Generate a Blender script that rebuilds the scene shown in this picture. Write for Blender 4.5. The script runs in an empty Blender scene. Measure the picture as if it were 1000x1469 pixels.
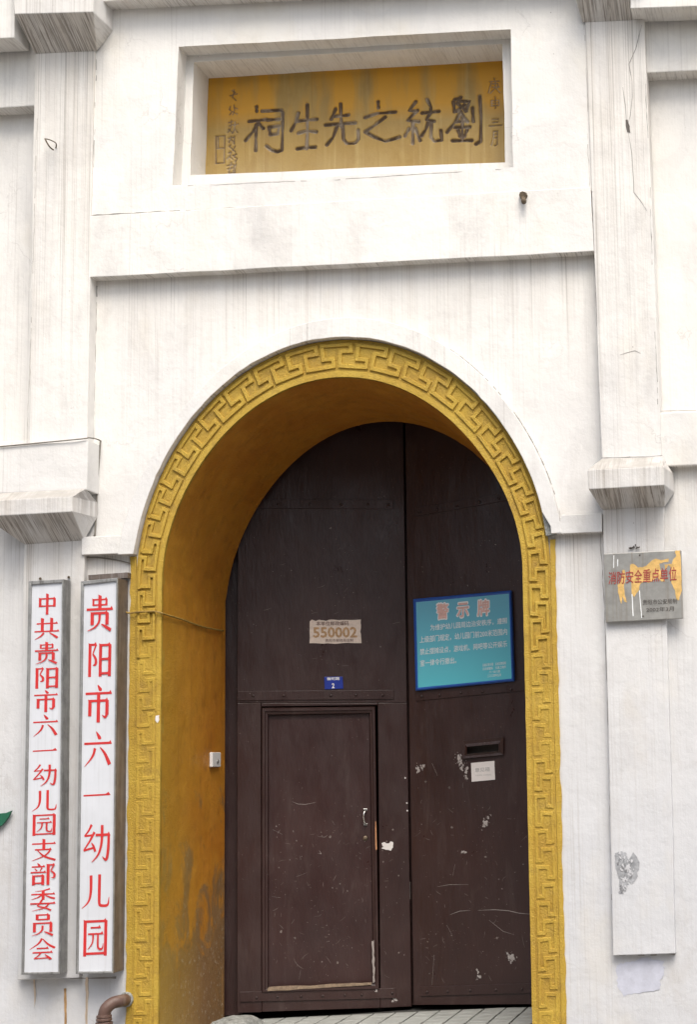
import bpy, bmesh, math, random
import numpy as np
from mathutils import Vector
random.seed(7); rng = np.random.RandomState(7)
sc = bpy.context.scene; col = sc.collection
# ------------------------------------------------------------------ camera, light, exposure
CAMY, CAMZ, F, PPX, PPY = -10.5, 1.62, 2450.0, 1149.25, 735.0   # focal length and principal point in photo pixels
ROLL = math.radians(2.58); PITCH = math.atan2(350.0, F)
FW = Vector((0, math.cos(PITCH), math.sin(PITCH))); U0 = Vector((0, -math.sin(PITCH), math.cos(PITCH))); R0 = Vector((1, 0, 0))
RT = R0*math.cos(ROLL) - U0*math.sin(ROLL); UP = R0*math.sin(ROLL) + U0*math.cos(ROLL)
CAM = Vector((0, CAMY, CAMZ))
cd = bpy.data.cameras.new('camera'); cam = bpy.data.objects.new('camera', cd); col.objects.link(cam)
from mathutils import Matrix
cam.matrix_world = Matrix(((RT.x, UP.x, -FW.x, 0), (RT.y, UP.y, -FW.y, CAMY), (RT.z, UP.z, -FW.z, CAMZ), (0, 0, 0, 1)))
cd.sensor_width = 36; cd.sensor_fit = 'AUTO'; cd.lens = F/1469*36
cd.shift_x = -(PPX-500)/1469; cd.shift_y = (PPY-734.5)/1469
cd.clip_end = 500
sc.camera = cam
SUN_EL, SUN_AZ = math.radians(56), math.radians(160)     # azimuth clockwise from north (+Y)
w = bpy.data.worlds.new('World'); sc.world = w; w.use_nodes = True
wn = w.node_tree; sky = wn.nodes.new('ShaderNodeTexSky'); sky.sky_type = 'NISHITA'; sky.sun_disc = False
sky.sun_elevation = SUN_EL; sky.sun_rotation = SUN_AZ; sky.air_density = 1.0; sky.dust_density = 4.0; sky.ozone_density = 1.0
hs = wn.nodes.new('ShaderNodeHueSaturation'); hs.inputs['Saturation'].default_value = .5      # thin cloud greys the sky
wn.links.new(sky.outputs[0], hs.inputs['Color']); wn.links.new(hs.outputs[0], wn.nodes['Background'].inputs[0]); wn.nodes['Background'].inputs[1].default_value = 0.15
sl = bpy.data.lights.new('sun', 'SUN'); sl.energy = 1.5; sl.angle = math.radians(35); sl.color = (1, .92, .80)
so = bpy.data.objects.new('sun', sl); col.objects.link(so)
sd = Vector((math.sin(SUN_AZ)*math.cos(SUN_EL), math.cos(SUN_AZ)*math.cos(SUN_EL), math.sin(SUN_EL)))
so.rotation_euler = sd.to_track_quat('Z', 'Y').to_euler(); so.location = (0, -5, 15)
vs = sc.view_settings; vs.view_transform = 'Standard'; vs.look = 'None'; vs.gamma = 1; vs.use_curve_mapping = False
vs.exposure = 0.66

# ------------------------------------------------------------------ geometry helpers
def ray(x, y): return FW*F + RT*(x-PPX) - UP*(y-PPY)
def at(x, y, Y=0.0):
    d = ray(x, y); return CAM + d*((Y-CAMY)/d.y)
class Plane:
    def __init__(s, p, n): s.p = Vector(p); s.n = Vector(n).normalized()      # n points at the viewer
    def at(s, x, y, off=0.0):
        d = ray(x, y); p = s.p + s.n*off; return CAM + d*((p-CAM).dot(s.n)/d.dot(s.n))
def YP(Y): return Plane((0, Y, 0), (0, -1, 0))
T_ = .22
LEAF_L = Plane((-4.0, 1.16, 0), (T_, -1, 0)); LEAF_R = Plane((-1.7, 1.16, 0), (-T_, -1, 0))

class MB:
    def __init__(s): s.v = []; s.f = []
    def add(s, vs, fs):
        n = len(s.v); s.v += [Vector(p) for p in vs]; s.f += [[i+n for i in f] for f in fs]
    def prism(s, front, vec, inset=None):                 # front polygon, extruded by vec (a Vector)
        n = len(front); vec = Vector(vec)
        back = [Vector(p)+vec for p in front]
        s.add(list(front)+back, [list(range(n)), list(range(2*n-1, n-1, -1))] + [[i, i+n, (i+1) % n+n, (i+1) % n] for i in range(n)])
    def box(s, a, b):
        x0, y0, z0 = a; x1, y1, z1 = b
        s.prism([(x0, y0, z0), (x1, y0, z0), (x1, y0, z1), (x0, y0, z1)], (0, y1-y0, 0))
    def hexa(s, fr, bk):                                  # front quad and back quad, same winding
        s.add(list(fr)+list(bk), [[0, 1, 2, 3], [7, 6, 5, 4], [0, 4, 5, 1], [1, 5, 6, 2], [2, 6, 7, 3], [3, 7, 4, 0]])
    def ringq(s, outer, inner, vec):                      # frame between two loops, extruded
        n = len(outer); vec = Vector(vec); o2 = [Vector(p)+vec for p in outer]; i2 = [Vector(p)+vec for p in inner]
        fs = []
        for i in range(n):
            j = (i+1) % n
            fs += [[i, j, n+j, n+i], [2*n+j, 2*n+i, 3*n+i, 3*n+j], [i, 2*n+i, 2*n+j, j], [n+i, n+j, 3*n+j, 3*n+i]]
        s.add(list(outer)+list(inner)+o2+i2, fs)
    def tube(s, pts, r, n=8, caps=True):
        pts = [Vector(p) for p in pts]; rs = r if isinstance(r, (list, tuple)) else [r]*len(pts)
        vs = []; prev = None
        for i, p in enumerate(pts):
            t = (pts[min(i+1, len(pts)-1)]-pts[max(i-1, 0)]).normalized()
            a = prev if prev else (Vector((0, 0, 1)) if abs(t.z) < .9 else Vector((1, 0, 0)))
            a = (a - t*a.dot(t)).normalized(); b = t.cross(a); prev = a
            vs += [p + (a*math.cos(2*math.pi*k/n) + b*math.sin(2*math.pi*k/n))*rs[i] for k in range(n)]
        fs = [[i*n+k, i*n+(k+1) % n, (i+1)*n+(k+1) % n, (i+1)*n+k] for i in range(len(pts)-1) for k in range(n)]
        if caps: fs += [list(range(n-1, -1, -1)), list(range((len(pts)-1)*n, len(pts)*n))]
        s.add(vs, fs)
    def dome(s, p, nrm, r, h, n=10):                      # rivet head / button
        nrm = Vector(nrm).normalized(); a = nrm.orthogonal().normalized(); b = nrm.cross(a); vs = []; R = [(1, 0), (1, .35), (.75, .8), (.35, 1)]
        for rr, hh in R: vs += [Vector(p)+nrm*h*hh + (a*math.cos(2*math.pi*k/n)+b*math.sin(2*math.pi*k/n))*r*rr for k in range(n)]
        fs = [[i*n+k, i*n+(k+1) % n, (i+1)*n+(k+1) % n, (i+1)*n+k] for i in range(3) for k in range(n)]+[list(range(3*n, 4*n))]
        s.add(vs, fs)
    def build(s, name, mat, parent=None, bevel=0, smooth=False, label=None, kind=None, seg=2):
        vv = np.array([tuple(p) for p in s.v]); c = (vv.min(0)+vv.max(0))/2
        if parent is None or True: c[2] = vv.min(0)[2]
        me = bpy.data.meshes.new(name); me.from_pydata([tuple(p) for p in (vv-c)], [], s.f); me.materials.append(mat)
        bm = bmesh.new(); bm.from_mesh(me); bmesh.ops.recalc_face_normals(bm, faces=bm.faces)
        if bevel:
            bmesh.ops.bevel(bm, geom=[e for e in bm.edges if e.is_manifold and e.calc_face_angle(0) > .5], offset=bevel, segments=seg, affect='EDGES', profile=.5, clamp_overlap=True)
        bm.to_mesh(me); bm.free()
        if smooth:
            for p in me.polygons: p.use_smooth = True
        return link(name, me, Vector(c), parent, label, kind)
WPOS = {}
def link(name, me, wpos, parent=None, label=None, kind=None):
    o = bpy.data.objects.new(name, me); col.objects.link(o)
    o.location = wpos - (WPOS[parent.name] if parent else Vector())
    o.parent = parent; WPOS[o.name] = Vector(wpos)
    if label: o['label'] = label
    if kind: o['kind'] = kind
    return o
def thing(name, loc, label, cat, group=None):
    o = bpy.data.objects.new(name, None); col.objects.link(o); o.location = loc; WPOS[o.name] = Vector(loc); o.empty_display_size = .1
    tag(o, label, cat, group); return o
def tag(o, label, cat, group=None):
    o['label'] = label; o['category'] = cat
    if group: o['group'] = group
    return o
def wob(p, q, n, amp, seed=0):                            # slightly uneven line between two points (hand-trowelled arris)
    r = np.random.RandomState(abs(int(seed)) % 99991); p = Vector(p); q = Vector(q); out = []
    off = np.cumsum(r.normal(0, 1, n+1)); off -= np.linspace(off[0], off[-1], n+1); off = off/max(1e-6, abs(off).max())*amp
    d = (q-p).normalized(); nn = Vector((-d.z, 0, d.x))
    for i in range(n+1): out.append(p.lerp(q, i/n)+nn*float(off[i]+r.normal(0, amp*.12)*(0 < i < n)))
    return out

# ------------------------------------------------------------------ materials
def srgb(r, g, b):
    f = lambda c: ((c/255+.055)/1.055)**2.4 if c > 10 else c/255/12.92
    return (f(r), f(g), f(b), 1)
class NT:
    def __init__(s, name):
        s.m = bpy.data.materials.new(name); s.m.use_nodes = True; s.t = s.m.node_tree; s.b = s.t.nodes['Principled BSDF']
        s.pos = s.n('ShaderNodeNewGeometry').outputs['Position']
    def n(s, t, **k):
        x = s.t.nodes.new(t)
        for a, b in k.items(): setattr(x, a, b)
        return x
    def put(s, sock, v):
        if isinstance(v, bpy.types.NodeSocket): s.t.links.new(v, sock)
        else: sock.default_value = v
    def scale(s, v, sc_): 
        m = s.n('ShaderNodeMapping'); s.put(m.inputs[0], v); m.inputs['Scale'].default_value = sc_; return m.outputs[0]
    def noise(s, sc_=(1, 1, 1), scale=1, detail=3, rough=.5, dist=0, pos=None):
        x = s.n('ShaderNodeTexNoise'); s.put(x.inputs['Vector'], s.scale(pos or s.pos, sc_)); x.inputs['Scale'].default_value = scale
        x.inputs['Detail'].default_value = detail; x.inputs['Roughness'].default_value = rough; x.inputs['Distortion'].default_value = dist; return x.outputs['Fac']
    def ramp(s, v, a, b, va=0.0, vb=1.0):
        x = s.n('ShaderNodeMapRange'); s.put(x.inputs[0], v)
        for i, q in zip((1, 2, 3, 4), (a, b, va, vb)): x.inputs[i].default_value = q
        return x.outputs[0]
    def math(s, op, a, b=0.0):
        x = s.n('ShaderNodeMath', operation=op); s.put(x.inputs[0], a); s.put(x.inputs[1], b); return x.outputs[0]
    def mix(s, f, a, b):
        x = s.n('ShaderNodeMix', data_type='RGBA'); s.put(x.inputs[0], f); s.put(x.inputs[6], a); s.put(x.inputs[7], b); return x.outputs[2]
    def z(s): 
        x = s.n('ShaderNodeSeparateXYZ'); s.put(x.inputs[0], s.pos); return x.outputs
    def bump(s, h, dist, strength=1.0, prev=None):
        x = s.n('ShaderNodeBump'); s.put(x.inputs['Height'], h); x.inputs['Distance'].default_value = dist; x.inputs['Strength'].default_value = strength
        if prev: s.put(x.inputs['Normal'], prev)
        return x.outputs[0]
    def fin(s, colr, rough, normal=None, metal=0.0, spec=None):
        s.put(s.b.inputs['Base Color'], colr); s.put(s.b.inputs['Roughness'], rough); s.b.inputs['Metallic'].default_value = metal
        if normal: s.put(s.b.inputs['Normal'], normal)
        if spec is not None: s.b.inputs['Specular IOR Level'].default_value = spec
        return s.m
def plaster(name, zones=(), grime=.5, base=(.80, .78, .735, 1), streak_w=.56, dark=(.27, .24, .21, 1), under=.35):
    """limewashed plaster; zones = [(z_top, length, strength)]: rain streaks running down from z_top"""
    t = NT(name); xyz = t.z()
    c = t.mix(t.ramp(t.noise(scale=1.1, detail=5, rough=.6), .35, .7), base, (base[0]*.93, base[1]*.93, base[2]*.95, 1))
    cool = t.ramp(xyz[2], 1.0, 4.3, .9, 0.0)               # blends to a cooler, greyer white towards the bottom
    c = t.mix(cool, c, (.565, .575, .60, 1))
    # clouded grey blotches
    bl = t.math('MULTIPLY', t.ramp(t.noise((1, 1, .45), 3.2, 7, .68, .6), .50, .78), grime*.85)
    c = t.mix(bl, c, (.50, .48, .46, 1))
    pt = t.ramp(t.noise((1, 1, .7), 1.3, 2, .5, 1.2), .56, .565); c = t.mix(t.math('MULTIPLY', pt, .10), c, (.5, .5, .5, 1))      # edges of later coats of limewash
    fl = t.math('MULTIPLY', t.ramp(t.noise((1, 1, .8), 24, 6, .75), .66, .70), t.ramp(t.noise(scale=1.9, detail=3), .50, .60)); c = t.mix(t.math('MULTIPLY', fl, .5), c, (.42, .40, .37, 1))
    # faint yellow ageing
    c = t.mix(t.math('MULTIPLY', t.ramp(t.noise((1, 1, .6), 2.0, 4, .6), .55, .8), .25), c, (.72, .62, .42, 1))
    # fine general vertical streaks
    s1 = t.ramp(t.noise((85, 10, .6), 1, 5, .7, .2), .52, .66)
    msk = t.ramp(t.noise((1.1, 1, .35), 1.6, 3), .42, .68)
    c = t.mix(t.math('MULTIPLY', t.math('MULTIPLY', s1, msk), .50*grime+.12), c, (.38, .35, .32, 1))
    nz_ = t.n('ShaderNodeSeparateXYZ'); t.put(nz_.inputs[0], t.n('ShaderNodeNewGeometry').outputs['True Normal'])
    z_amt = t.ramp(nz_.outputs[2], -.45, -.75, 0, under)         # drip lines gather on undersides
    zw = t.math('ADD', xyz[2], t.ramp(t.noise((7, 1, .01), 1, 3, .6), .3, .7, -.22, .10))
    for zt, ln, st in zones:
        m = t.ramp(t.math('ADD', xyz[2], t.ramp(t.noise((16, 1, .01), 1, 4, .7), .3, .7, -.55*ln, .25*ln)), zt-ln, zt, 0, st); top = t.ramp(xyz[2], zt, zt+.03, 1, 0); m = t.math('MULTIPLY', m, top)
        z_amt = t.math('MAXIMUM', z_amt, m)
    if z_amt is not None:
        s2 = t.math('MULTIPLY', t.ramp(t.noise((75, 3, .30), 1, 3, .7, .12), streak_w+.02, streak_w+.08), t.ramp(t.noise((13, 3, .3), 1, 2), .42, .56))
        s3 = t.math('MULTIPLY', t.ramp(t.noise((150, 3, .42), 1, 3, .6, .05), streak_w-.03, streak_w+.05), t.ramp(t.noise((9, 3, .6), 1, 3), .38, .56, .15, .8))
        s2 = t.math('MAXIMUM', s2, s3)
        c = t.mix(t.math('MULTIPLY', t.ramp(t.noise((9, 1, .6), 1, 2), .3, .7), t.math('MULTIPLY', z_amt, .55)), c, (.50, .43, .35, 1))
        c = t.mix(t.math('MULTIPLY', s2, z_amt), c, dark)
    c = t.mix(t.math('MULTIPLY', t.ramp(nz_.outputs[2], .35, .7), t.ramp(t.noise(scale=9, detail=4), .3, .6, .35, .85)), c, (.36, .34, .31, 1))   # dust on ledges
    # dark specks and pits
    v = t.n('ShaderNodeTexVoronoi'); t.put(v.inputs['Vector'], t.scale(t.pos, (1, 1, .8))); v.inputs['Scale'].default_value = 9; v.inputs['Randomness'].default_value = 1
    spk = t.math('MULTIPLY', t.ramp(v.outputs['Distance'], .045, .02), t.ramp(t.noise(scale=2.3, detail=2), .52, .6))
    c = t.mix(t.math('MULTIPLY', spk, .6), c, (.25, .22, .2, 1))
    # hairline cracks
    v2 = t.n('ShaderNodeTexVoronoi', feature='DISTANCE_TO_EDGE'); nd = t.n('ShaderNodeVectorMath', operation='ADD')
    nz = t.n('ShaderNodeTexNoise'); t.put(nz.inputs['Vector'], t.pos); nz.inputs['Scale'].default_value = 6; nz.inputs['Detail'].default_value = 5
    sc2 = t.n('ShaderNodeVectorMath', operation='SCALE'); t.put(sc2.inputs[0], nz.outputs['Color']); sc2.inputs['Scale'].default_value = .35
    t.put(nd.inputs[0], t.pos); t.put(nd.inputs[1], sc2.outputs[0]); t.put(v2.inputs['Vector'], nd.outputs[0]); v2.inputs['Scale'].default_value = 1.1
    crk = t.math('MULTIPLY', t.ramp(v2.outputs['Distance'], .006, .001), t.ramp(t.noise(scale=1.7, detail=2), .55, .66))
    c = t.mix(t.math('MULTIPLY', crk, .28), c, (.33, .3, .28, 1))
    nrm = t.bump(t.noise(scale=2.6, detail=3, rough=.5), .021, .85)
    nrm = t.bump(t.noise((1, 1, .5), 9, 4, .6, .8), .0028, .8, nrm)
    nrm = t.bump(t.noise(scale=30, detail=5, rough=.65), .0035, .8, nrm)
    nrm = t.bump(t.noise((60, 5, 3), 1, 3), .0012, .7, nrm)
    return t.fin(c, .85, nrm, spec=.25)
M = {}
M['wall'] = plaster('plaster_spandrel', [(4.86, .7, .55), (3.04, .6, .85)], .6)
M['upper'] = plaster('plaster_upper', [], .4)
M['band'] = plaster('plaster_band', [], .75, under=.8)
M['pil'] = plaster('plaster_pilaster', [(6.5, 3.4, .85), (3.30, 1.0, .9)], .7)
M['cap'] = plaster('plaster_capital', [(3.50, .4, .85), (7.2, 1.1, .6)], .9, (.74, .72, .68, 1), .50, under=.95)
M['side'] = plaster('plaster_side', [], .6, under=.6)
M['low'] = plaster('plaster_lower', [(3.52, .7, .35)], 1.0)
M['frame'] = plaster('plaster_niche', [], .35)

def yellow(name, a, b, dirt_c, bumpd=.004, rough=.55, lowdirt=False):
    t = NT(name); xyz = t.z()
    c = t.mix(t.ramp(t.noise(scale=3.2, detail=6, rough=.65), .35, .68), a, b)
    c = t.mix(t.math('MULTIPLY', t.ramp(t.noise(scale=11, detail=5, rough=.7), .52, .72), .45), c, dirt_c)
    if lowdirt:
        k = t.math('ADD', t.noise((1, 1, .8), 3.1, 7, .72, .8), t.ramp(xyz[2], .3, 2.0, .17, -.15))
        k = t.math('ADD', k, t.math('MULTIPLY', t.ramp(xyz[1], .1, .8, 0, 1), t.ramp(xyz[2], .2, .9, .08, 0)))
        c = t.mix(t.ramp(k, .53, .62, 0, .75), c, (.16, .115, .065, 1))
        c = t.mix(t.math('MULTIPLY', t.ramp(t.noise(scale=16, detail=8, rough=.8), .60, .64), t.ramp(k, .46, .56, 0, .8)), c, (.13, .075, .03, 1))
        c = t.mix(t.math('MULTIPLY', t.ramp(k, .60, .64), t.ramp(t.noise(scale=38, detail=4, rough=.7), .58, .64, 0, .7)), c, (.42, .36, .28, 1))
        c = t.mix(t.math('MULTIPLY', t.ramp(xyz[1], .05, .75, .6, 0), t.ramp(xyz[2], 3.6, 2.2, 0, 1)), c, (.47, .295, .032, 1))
    s = t.math('MULTIPLY', t.ramp(t.noise((45, 45, 1.0), 1, 4, .6), .55, .72), .30)
    c = t.mix(s, c, dirt_c)
    nrm = t.bump(t.noise(scale=7, detail=4), .012, .8)
    nrm = t.bump(t.noise(scale=95, detail=4, rough=.7), bumpd, 1.0, nrm)
    return t.fin(c, t.ramp(t.noise(scale=6, detail=4), .3, .7, rough-.12, rough+.15), nrm, spec=.4)
M['yring'] = yellow('yellow_ochre_relief', (.52, .35, .048, 1), (.45, .275, .032, 1), (.25, .15, .035, 1), .007)
M['yground'] = yellow('yellow_ochre_ground', (.49, .325, .044, 1), (.39, .235, .030, 1), (.16, .09, .025, 1), .007)
M['reveal'] = yellow('ochre_reveal', (.54, .235, .022, 1), (.46, .170, .014, 1), (.24, .10, .014, 1), .005, .5, True)

def door_mat(name, base=(.041, .0185, .0160, 1), rough=.36):
    t = NT(name)
    c = t.mix(t.ramp(t.noise(scale=2.2, detail=5, rough=.6), .35, .7), base, (base[0]*.72, base[1]*.72, base[2]*.75, 1))
    c = t.mix(t.math('MULTIPLY', t.ramp(t.noise((3, 3, .7), 3, 6, .7, .5), .55, .75), .5), c, (.075, .05, .045, 1))
    sp = t.math('MULTIPLY', t.ramp(t.noise(scale=85, detail=2, rough=.4), .72, .76), t.ramp(t.noise(scale=3, detail=3), .5, .62))
    c = t.mix(t.math('MULTIPLY', sp, .6), c, (.35, .3, .27, 1))
    nrm = t.bump(t.noise((4, 4, 1.2), 2.2, 4, .6), .010, .8)
    nrm = t.bump(t.noise((26, 26, 4), 1, 5, .7, .4), .0022, .9, nrm)
    nrm = t.bump(t.noise(scale=160, detail=3), .0006, .8, nrm)
    return t.fin(c, t.ramp(t.noise((2, 2, 1), 3, 5, .65), .3, .7, rough-.10, rough+.2), nrm, spec=.5)
M['door'] = door_mat('maroon_gate_paint'); M['doorpanel'] = door_mat('maroon_wicket_paint', (.044, .0185, .0165, 1), .36)
def simple(name, c, rough=.6, metal=0, var=.25, sc_=8, bd=.001, spec=None, streak=None):
    t = NT(name); d = tuple(q*(1-var) for q in c[:3])+(1,)
    k = t.mix(t.ramp(t.noise(scale=sc_, detail=5, rough=.65), .35, .7), c, d)
    if streak: k = t.mix(t.math('MULTIPLY', t.ramp(t.noise((50, 20, 1.5), 1, 4, .6), .52, .7), streak[1]), k, streak[0])
    return t.fin(k, rough, t.bump(t.noise(scale=60, detail=4), bd, .8), metal, spec)
M['red'] = simple('red_lettering', (.60, .03, .03, 1), .45, var=.15)
M['board'] = simple('white_sign_board', (.66, .68, .72, 1), .3, var=.10, sc_=3, bd=.0003, streak=((.42, .42, .42, 1), .25))
M['alum'] = simple('weathered_sign_frame', (.38, .38, .37, 1), .5, .55, .4, 12, .001, streak=((.10, .09, .08, 1), .7))
M['darkframe'] = simple('brown_box_side', (.18, .145, .125, 1), .5, .2, .4, 12, .001, streak=((.30, .28, .27, 1), .6))
M['blueframe'] = simple('blue_sign_frame', (.03, .12, .50, 1), .35, var=.2)
M['white'] = simple('white_plastic', (.75, .75, .73, 1), .4, var=.08)
M['whiteprint'] = simple('white_print', (.90, .92, .92, 1), .5, var=.05)
M['pinkprint'] = simple('pale_pink_print', (.86, .56, .50, 1), .5, var=.25, sc_=40)
M['steel'] = simple('brushed_steel', (.40, .395, .37, 1), .45, .55, .3, 9, .0006, streak=((.24, .19, .14, 1), .5))
M['glue'] = simple('yellow_glue_residue', (.78, .50, .17, 1), .4, 0, .35, 30, .002)
M['etch'] = simple('dark_etched_text', (.10, .09, .08, 1), .6)
M['redetch'] = simple('worn_red_text', (.42, .07, .055, 1), .6, var=.45, sc_=45)
M['chrome'] = simple('silver_handle', (.75, .75, .73, 1), .22, .9, .1)
M['brass'] = simple('dull_brass_lock', (.22, .17, .12, 1), .45, .6, .4, 40)
M['rivet'] = door_mat('painted_rivets', (.05, .03, .028, 1), .35)
M['chip'] = simple('paint_chips', (.36, .32, .30, 1), .7, var=.35, sc_=50)
M['chiplight'] = simple('flaked_primer', (.48, .44, .42, 1), .7, var=.45, sc_=60)
M['scratch'] = simple('pale_scratches', (.22, .18, .165, 1), .7, var=.6, sc_=25)
M['wood'] = simple('bare_weathered_wood', (.30, .22, .15, 1), .8, var=.5, sc_=40, bd=.004)
M['rawwood'] = simple('fresh_split_wood', (.55, .27, .13, 1), .8, var=.3, sc_=40)
M['paper'] = simple('pale_peeling_paper', (.74, .64, .56, 1), .8, var=.22, sc_=45)
M['label'] = simple('white_paper_label', (.75, .72, .70, 1), .7, var=.06)
M['ink'] = simple('brown_ink', (.17, .10, .08, 1), .8, var=.3, sc_=60)
M['goldink'] = simple('faded_gold_ink', (.52, .33, .17, 1), .8, var=.45, sc_=60)
M['greyink'] = simple('pale_grey_ink', (.42, .43, .42, 1), .8, var=.2)
M['blueplate'] = simple('blue_number_plate', (.015, .04, .33, 1), .35, var=.15)
M['pipe'] = simple('brown_clay_pipe', (.13, .075, .058, 1), .5, 0, .35, 14, .003, streak=((.3, .24, .2, 1), .3))
M['rust'] = simple('rusty_iron', (.16, .12, .08, 1), .8, .3, .5, 30, .003)
M['cable'] = simple('grey_cable', (.22, .20, .17, 1), .6)
M['ycable'] = simple('paint_smeared_cable', (.38, .24, .05, 1), .6, var=.5, sc_=15)
M['crack'] = simple('dirt_in_crack', (.13, .115, .10, 1), .9)
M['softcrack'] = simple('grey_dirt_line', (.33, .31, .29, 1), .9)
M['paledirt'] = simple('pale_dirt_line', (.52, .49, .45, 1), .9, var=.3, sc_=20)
M['rustst'] = simple('rust_run', (.50, .30, .13, 1), .9, var=.5, sc_=20)
M['rustst2'] = simple('pale_rust_run', (.62, .50, .38, 1), .9, var=.2, sc_=20)
M['tile'] = simple('pale_floor_tile', (.42, .44, .42, 1), .45, var=.25, sc_=7, streak=((.3, .3, .28, 1), .25))
M['grout'] = simple('dark_grout', (.07, .07, .065, 1), .9)
M['cement'] = simple('rough_cement', (.34, .35, .33, 1), .9, var=.5, sc_=22, bd=.012)
M['patch'] = simple('grey_glue_patch', (.42, .43, .45, 1), .8, var=.45, sc_=24, bd=.003)
M['patchlight'] = simple('pale_glue_residue', (.58, .58, .60, 1), .8, var=.2)
M['patchdark'] = simple('dark_glue_specks', (.26, .26, .27, 1), .8, var=.3)
M['bluepatch'] = simple('bluish_paint_patch', (.56, .575, .66, 1), .8, var=.2, sc_=14)
M['pave'] = simple('street_paving', (.22, .21, .20, 1), .85, var=.3, sc_=3, bd=.004)
M['dark'] = simple('unlit_passage_plaster', (.10, .09, .08, 1), .9)
M['green'] = simple('green_painted_tin', (.015, .13, .07, 1), .5)
M['redtin'] = simple('red_painted_tin', (.45, .02, .02, 1), .5)
M['bluetin'] = simple('blue_painted_tin', (.03, .25, .48, 1), .5)
def teal():
    t = NT('teal_sign_face'); zz = t.z()[2]
    c = t.mix(t.ramp(zz, 1.75, 2.75), (.11, .74, .80, 1), (.15, .48, .64, 1)); return t.fin(c, .3, None)
M['teal'] = teal()

# ------------------------------------------------------------------ curves of the arch, about (CX, CZ)
CX, CZ = -2.85, 2.85
def fs(co, th): return sum(a*math.cos(k*th) for k, a in enumerate(co))
r_in = lambda th: fs((1.1687, -.0063, -.0695, .0057, .0163), th)
r_out = lambda th: fs((1.3779, .003, -.1073, .0019, .0125), th)
r_wh = lambda th: fs((1.4818, .0089, -.1198, -.008, .0228), th)
r_back = lambda th: r_in(th) - .055*math.sin(max(0, min(math.pi, th)))**.6
def arch_pt(rf, th): return (CX+rf(th)*math.cos(th), CZ+rf(th)*math.sin(th))
N_ARC = 72
ZB = 0.0
def path(rf, z0=ZB, njamb=24):          # left jamb bottom -> over -> right jamb bottom, as (x, z)
    l = CX-rf(math.pi); r = CX+rf(0)
    p = [(l, z0+(CZ-z0)*i/njamb) for i in range(njamb)]
    p += [arch_pt(rf, math.pi*(1-i/N_ARC)) for i in range(N_ARC+1)]
    p += [(r, CZ-(CZ-z0)*(i+1)/njamb) for i in range(njamb)]
    return p
def V3(p, Y): return Vector((p[0], Y, p[1]))

# ------------------------------------------------------------------ ground (structure)
g = MB(); g.box((-60, -60, -.3), (60, -.06, 0)); o = g.build('pavement', M['pave']); o['kind'] = 'structure'
g = MB(); g.box((-4.6, -.06, -.3), (-1.1, 4.0, .036)); fl = g.build('gateway_floor', M['grout']); fl['kind'] = 'structure'
TS = .148; tm = None; k = 0
for i in range(16):
    for j in range(9):
        x = -3.97+i*TS+rng.normal(0, .0012); y = -.055+TS/2+j*TS+rng.normal(0, .0012)
        if x > -1.70: continue
        if tm is None:
            m = MB(); m.box((-TS/2+.006, -TS/2+.006, 0), (TS/2-.006, TS/2-.006, .009)); t0 = m.build('tile', M['tile'], fl, bevel=.002, seg=1)
            tm = t0.data; bpy.data.objects.remove(t0)
        link('tile', tm, Vector((x, y, .0365+abs(rng.normal(0, .0006)))), fl)

# unseen house front, added behind the camera to block the low sky
OB = thing('added_street_house', (-3, -17, 0), 'pale rendered house front added unseen across the street to block the low sky', 'house')
b = MB(); b.box((-22, -20, 0), (18, -17, 8.0)); b.build('wall', simple('added_house_render', (.55, .51, .45, 1), .9, var=.2, sc_=2), OB)
for ix in range(8):
    for iz in range(3):
        x = -20+ix*4.8; z = .8+iz*2.5
        b = MB(); b.prism([(x, -16.96, z), (x+1.6, -16.96, z), (x+1.6, -16.96, z+1.7), (x, -16.96, z+1.7)], (0, -.03, 0)); b.build('window', simple('dark_window_glass', (.03, .035, .04, 1), .15) if (ix, iz) == (0, 0) else bpy.data.materials['dark_window_glass'], OB)

# ------------------------------------------------------------------ facade
fac = thing('gateway_facade', (CX, 0, 0), 'white plastered gateway facade with yellow key-pattern arch around a deep ochre reveal', 'gateway')
OH = lambda th: r_out(th)-.004
# wall around the arch (front plane Y = 0)
op = path(OH, -.2)
zt = 4.95; xl, xr = -4.62, -1.10
loop_o = []
for (x, z) in op:       # matching outer loop
    if z <= CZ: loop_o.append((xl if x < CX else xr, z))
    else:
        dx, dz = x-CX, z-CZ; s = min(abs((xl if dx < 0 else xr)-CX)/max(abs(dx), 1e-6), (zt-CZ)/max(dz, 1e-6)); loop_o.append((CX+dx*s, CZ+dz*s))
b = MB(); nn = len(op)
vs_ = [V3(p, 0) for p in op]+[V3(p, 0) for p in loop_o]+[V3(p, .5) for p in op]
fs_ = [[i, i+1, nn+i+1, nn+i] for i in range(nn-1)]+[[i, 2*nn+i, 2*nn+i+1, i+1] for i in range(nn-1)]
b.add(vs_, fs_)
# fill the two top corners left by the radial mapping
for sx in (xl, xr):
    idx = [i for i in range(nn) if abs(loop_o[i][0]-sx) < 1e-6]; jdx = [i for i in range(nn) if abs(loop_o[i][1]-zt) < 1e-6]
    pa = loop_o[max(idx) if sx == xl else min(idx)]; pb = loop_o[min(jdx) if sx == xl else max(jdx)]
    b.add([V3(pa, 0), V3((sx, zt), 0), V3(pb, 0)], [[0, 1, 2]])
b.build('spandrel_wall', M['wall'], fac)
# body of the building behind
b = MB(); b.box((-9, .62, 4.4), (3, 6, 9)); b.box((-9, .62, -.2), (-4.7, 6, 4.38)); b.box((-1.0, .62, -.2), (3, 6, 4.38)); b.build('building_body', M['dark'], fac)
b = MB(); b.box((-4.68, 3.6, 0.04), (-1.02, 3.8, 4.38)); b.build('passage_end_wall', M['dark'], fac)

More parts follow.
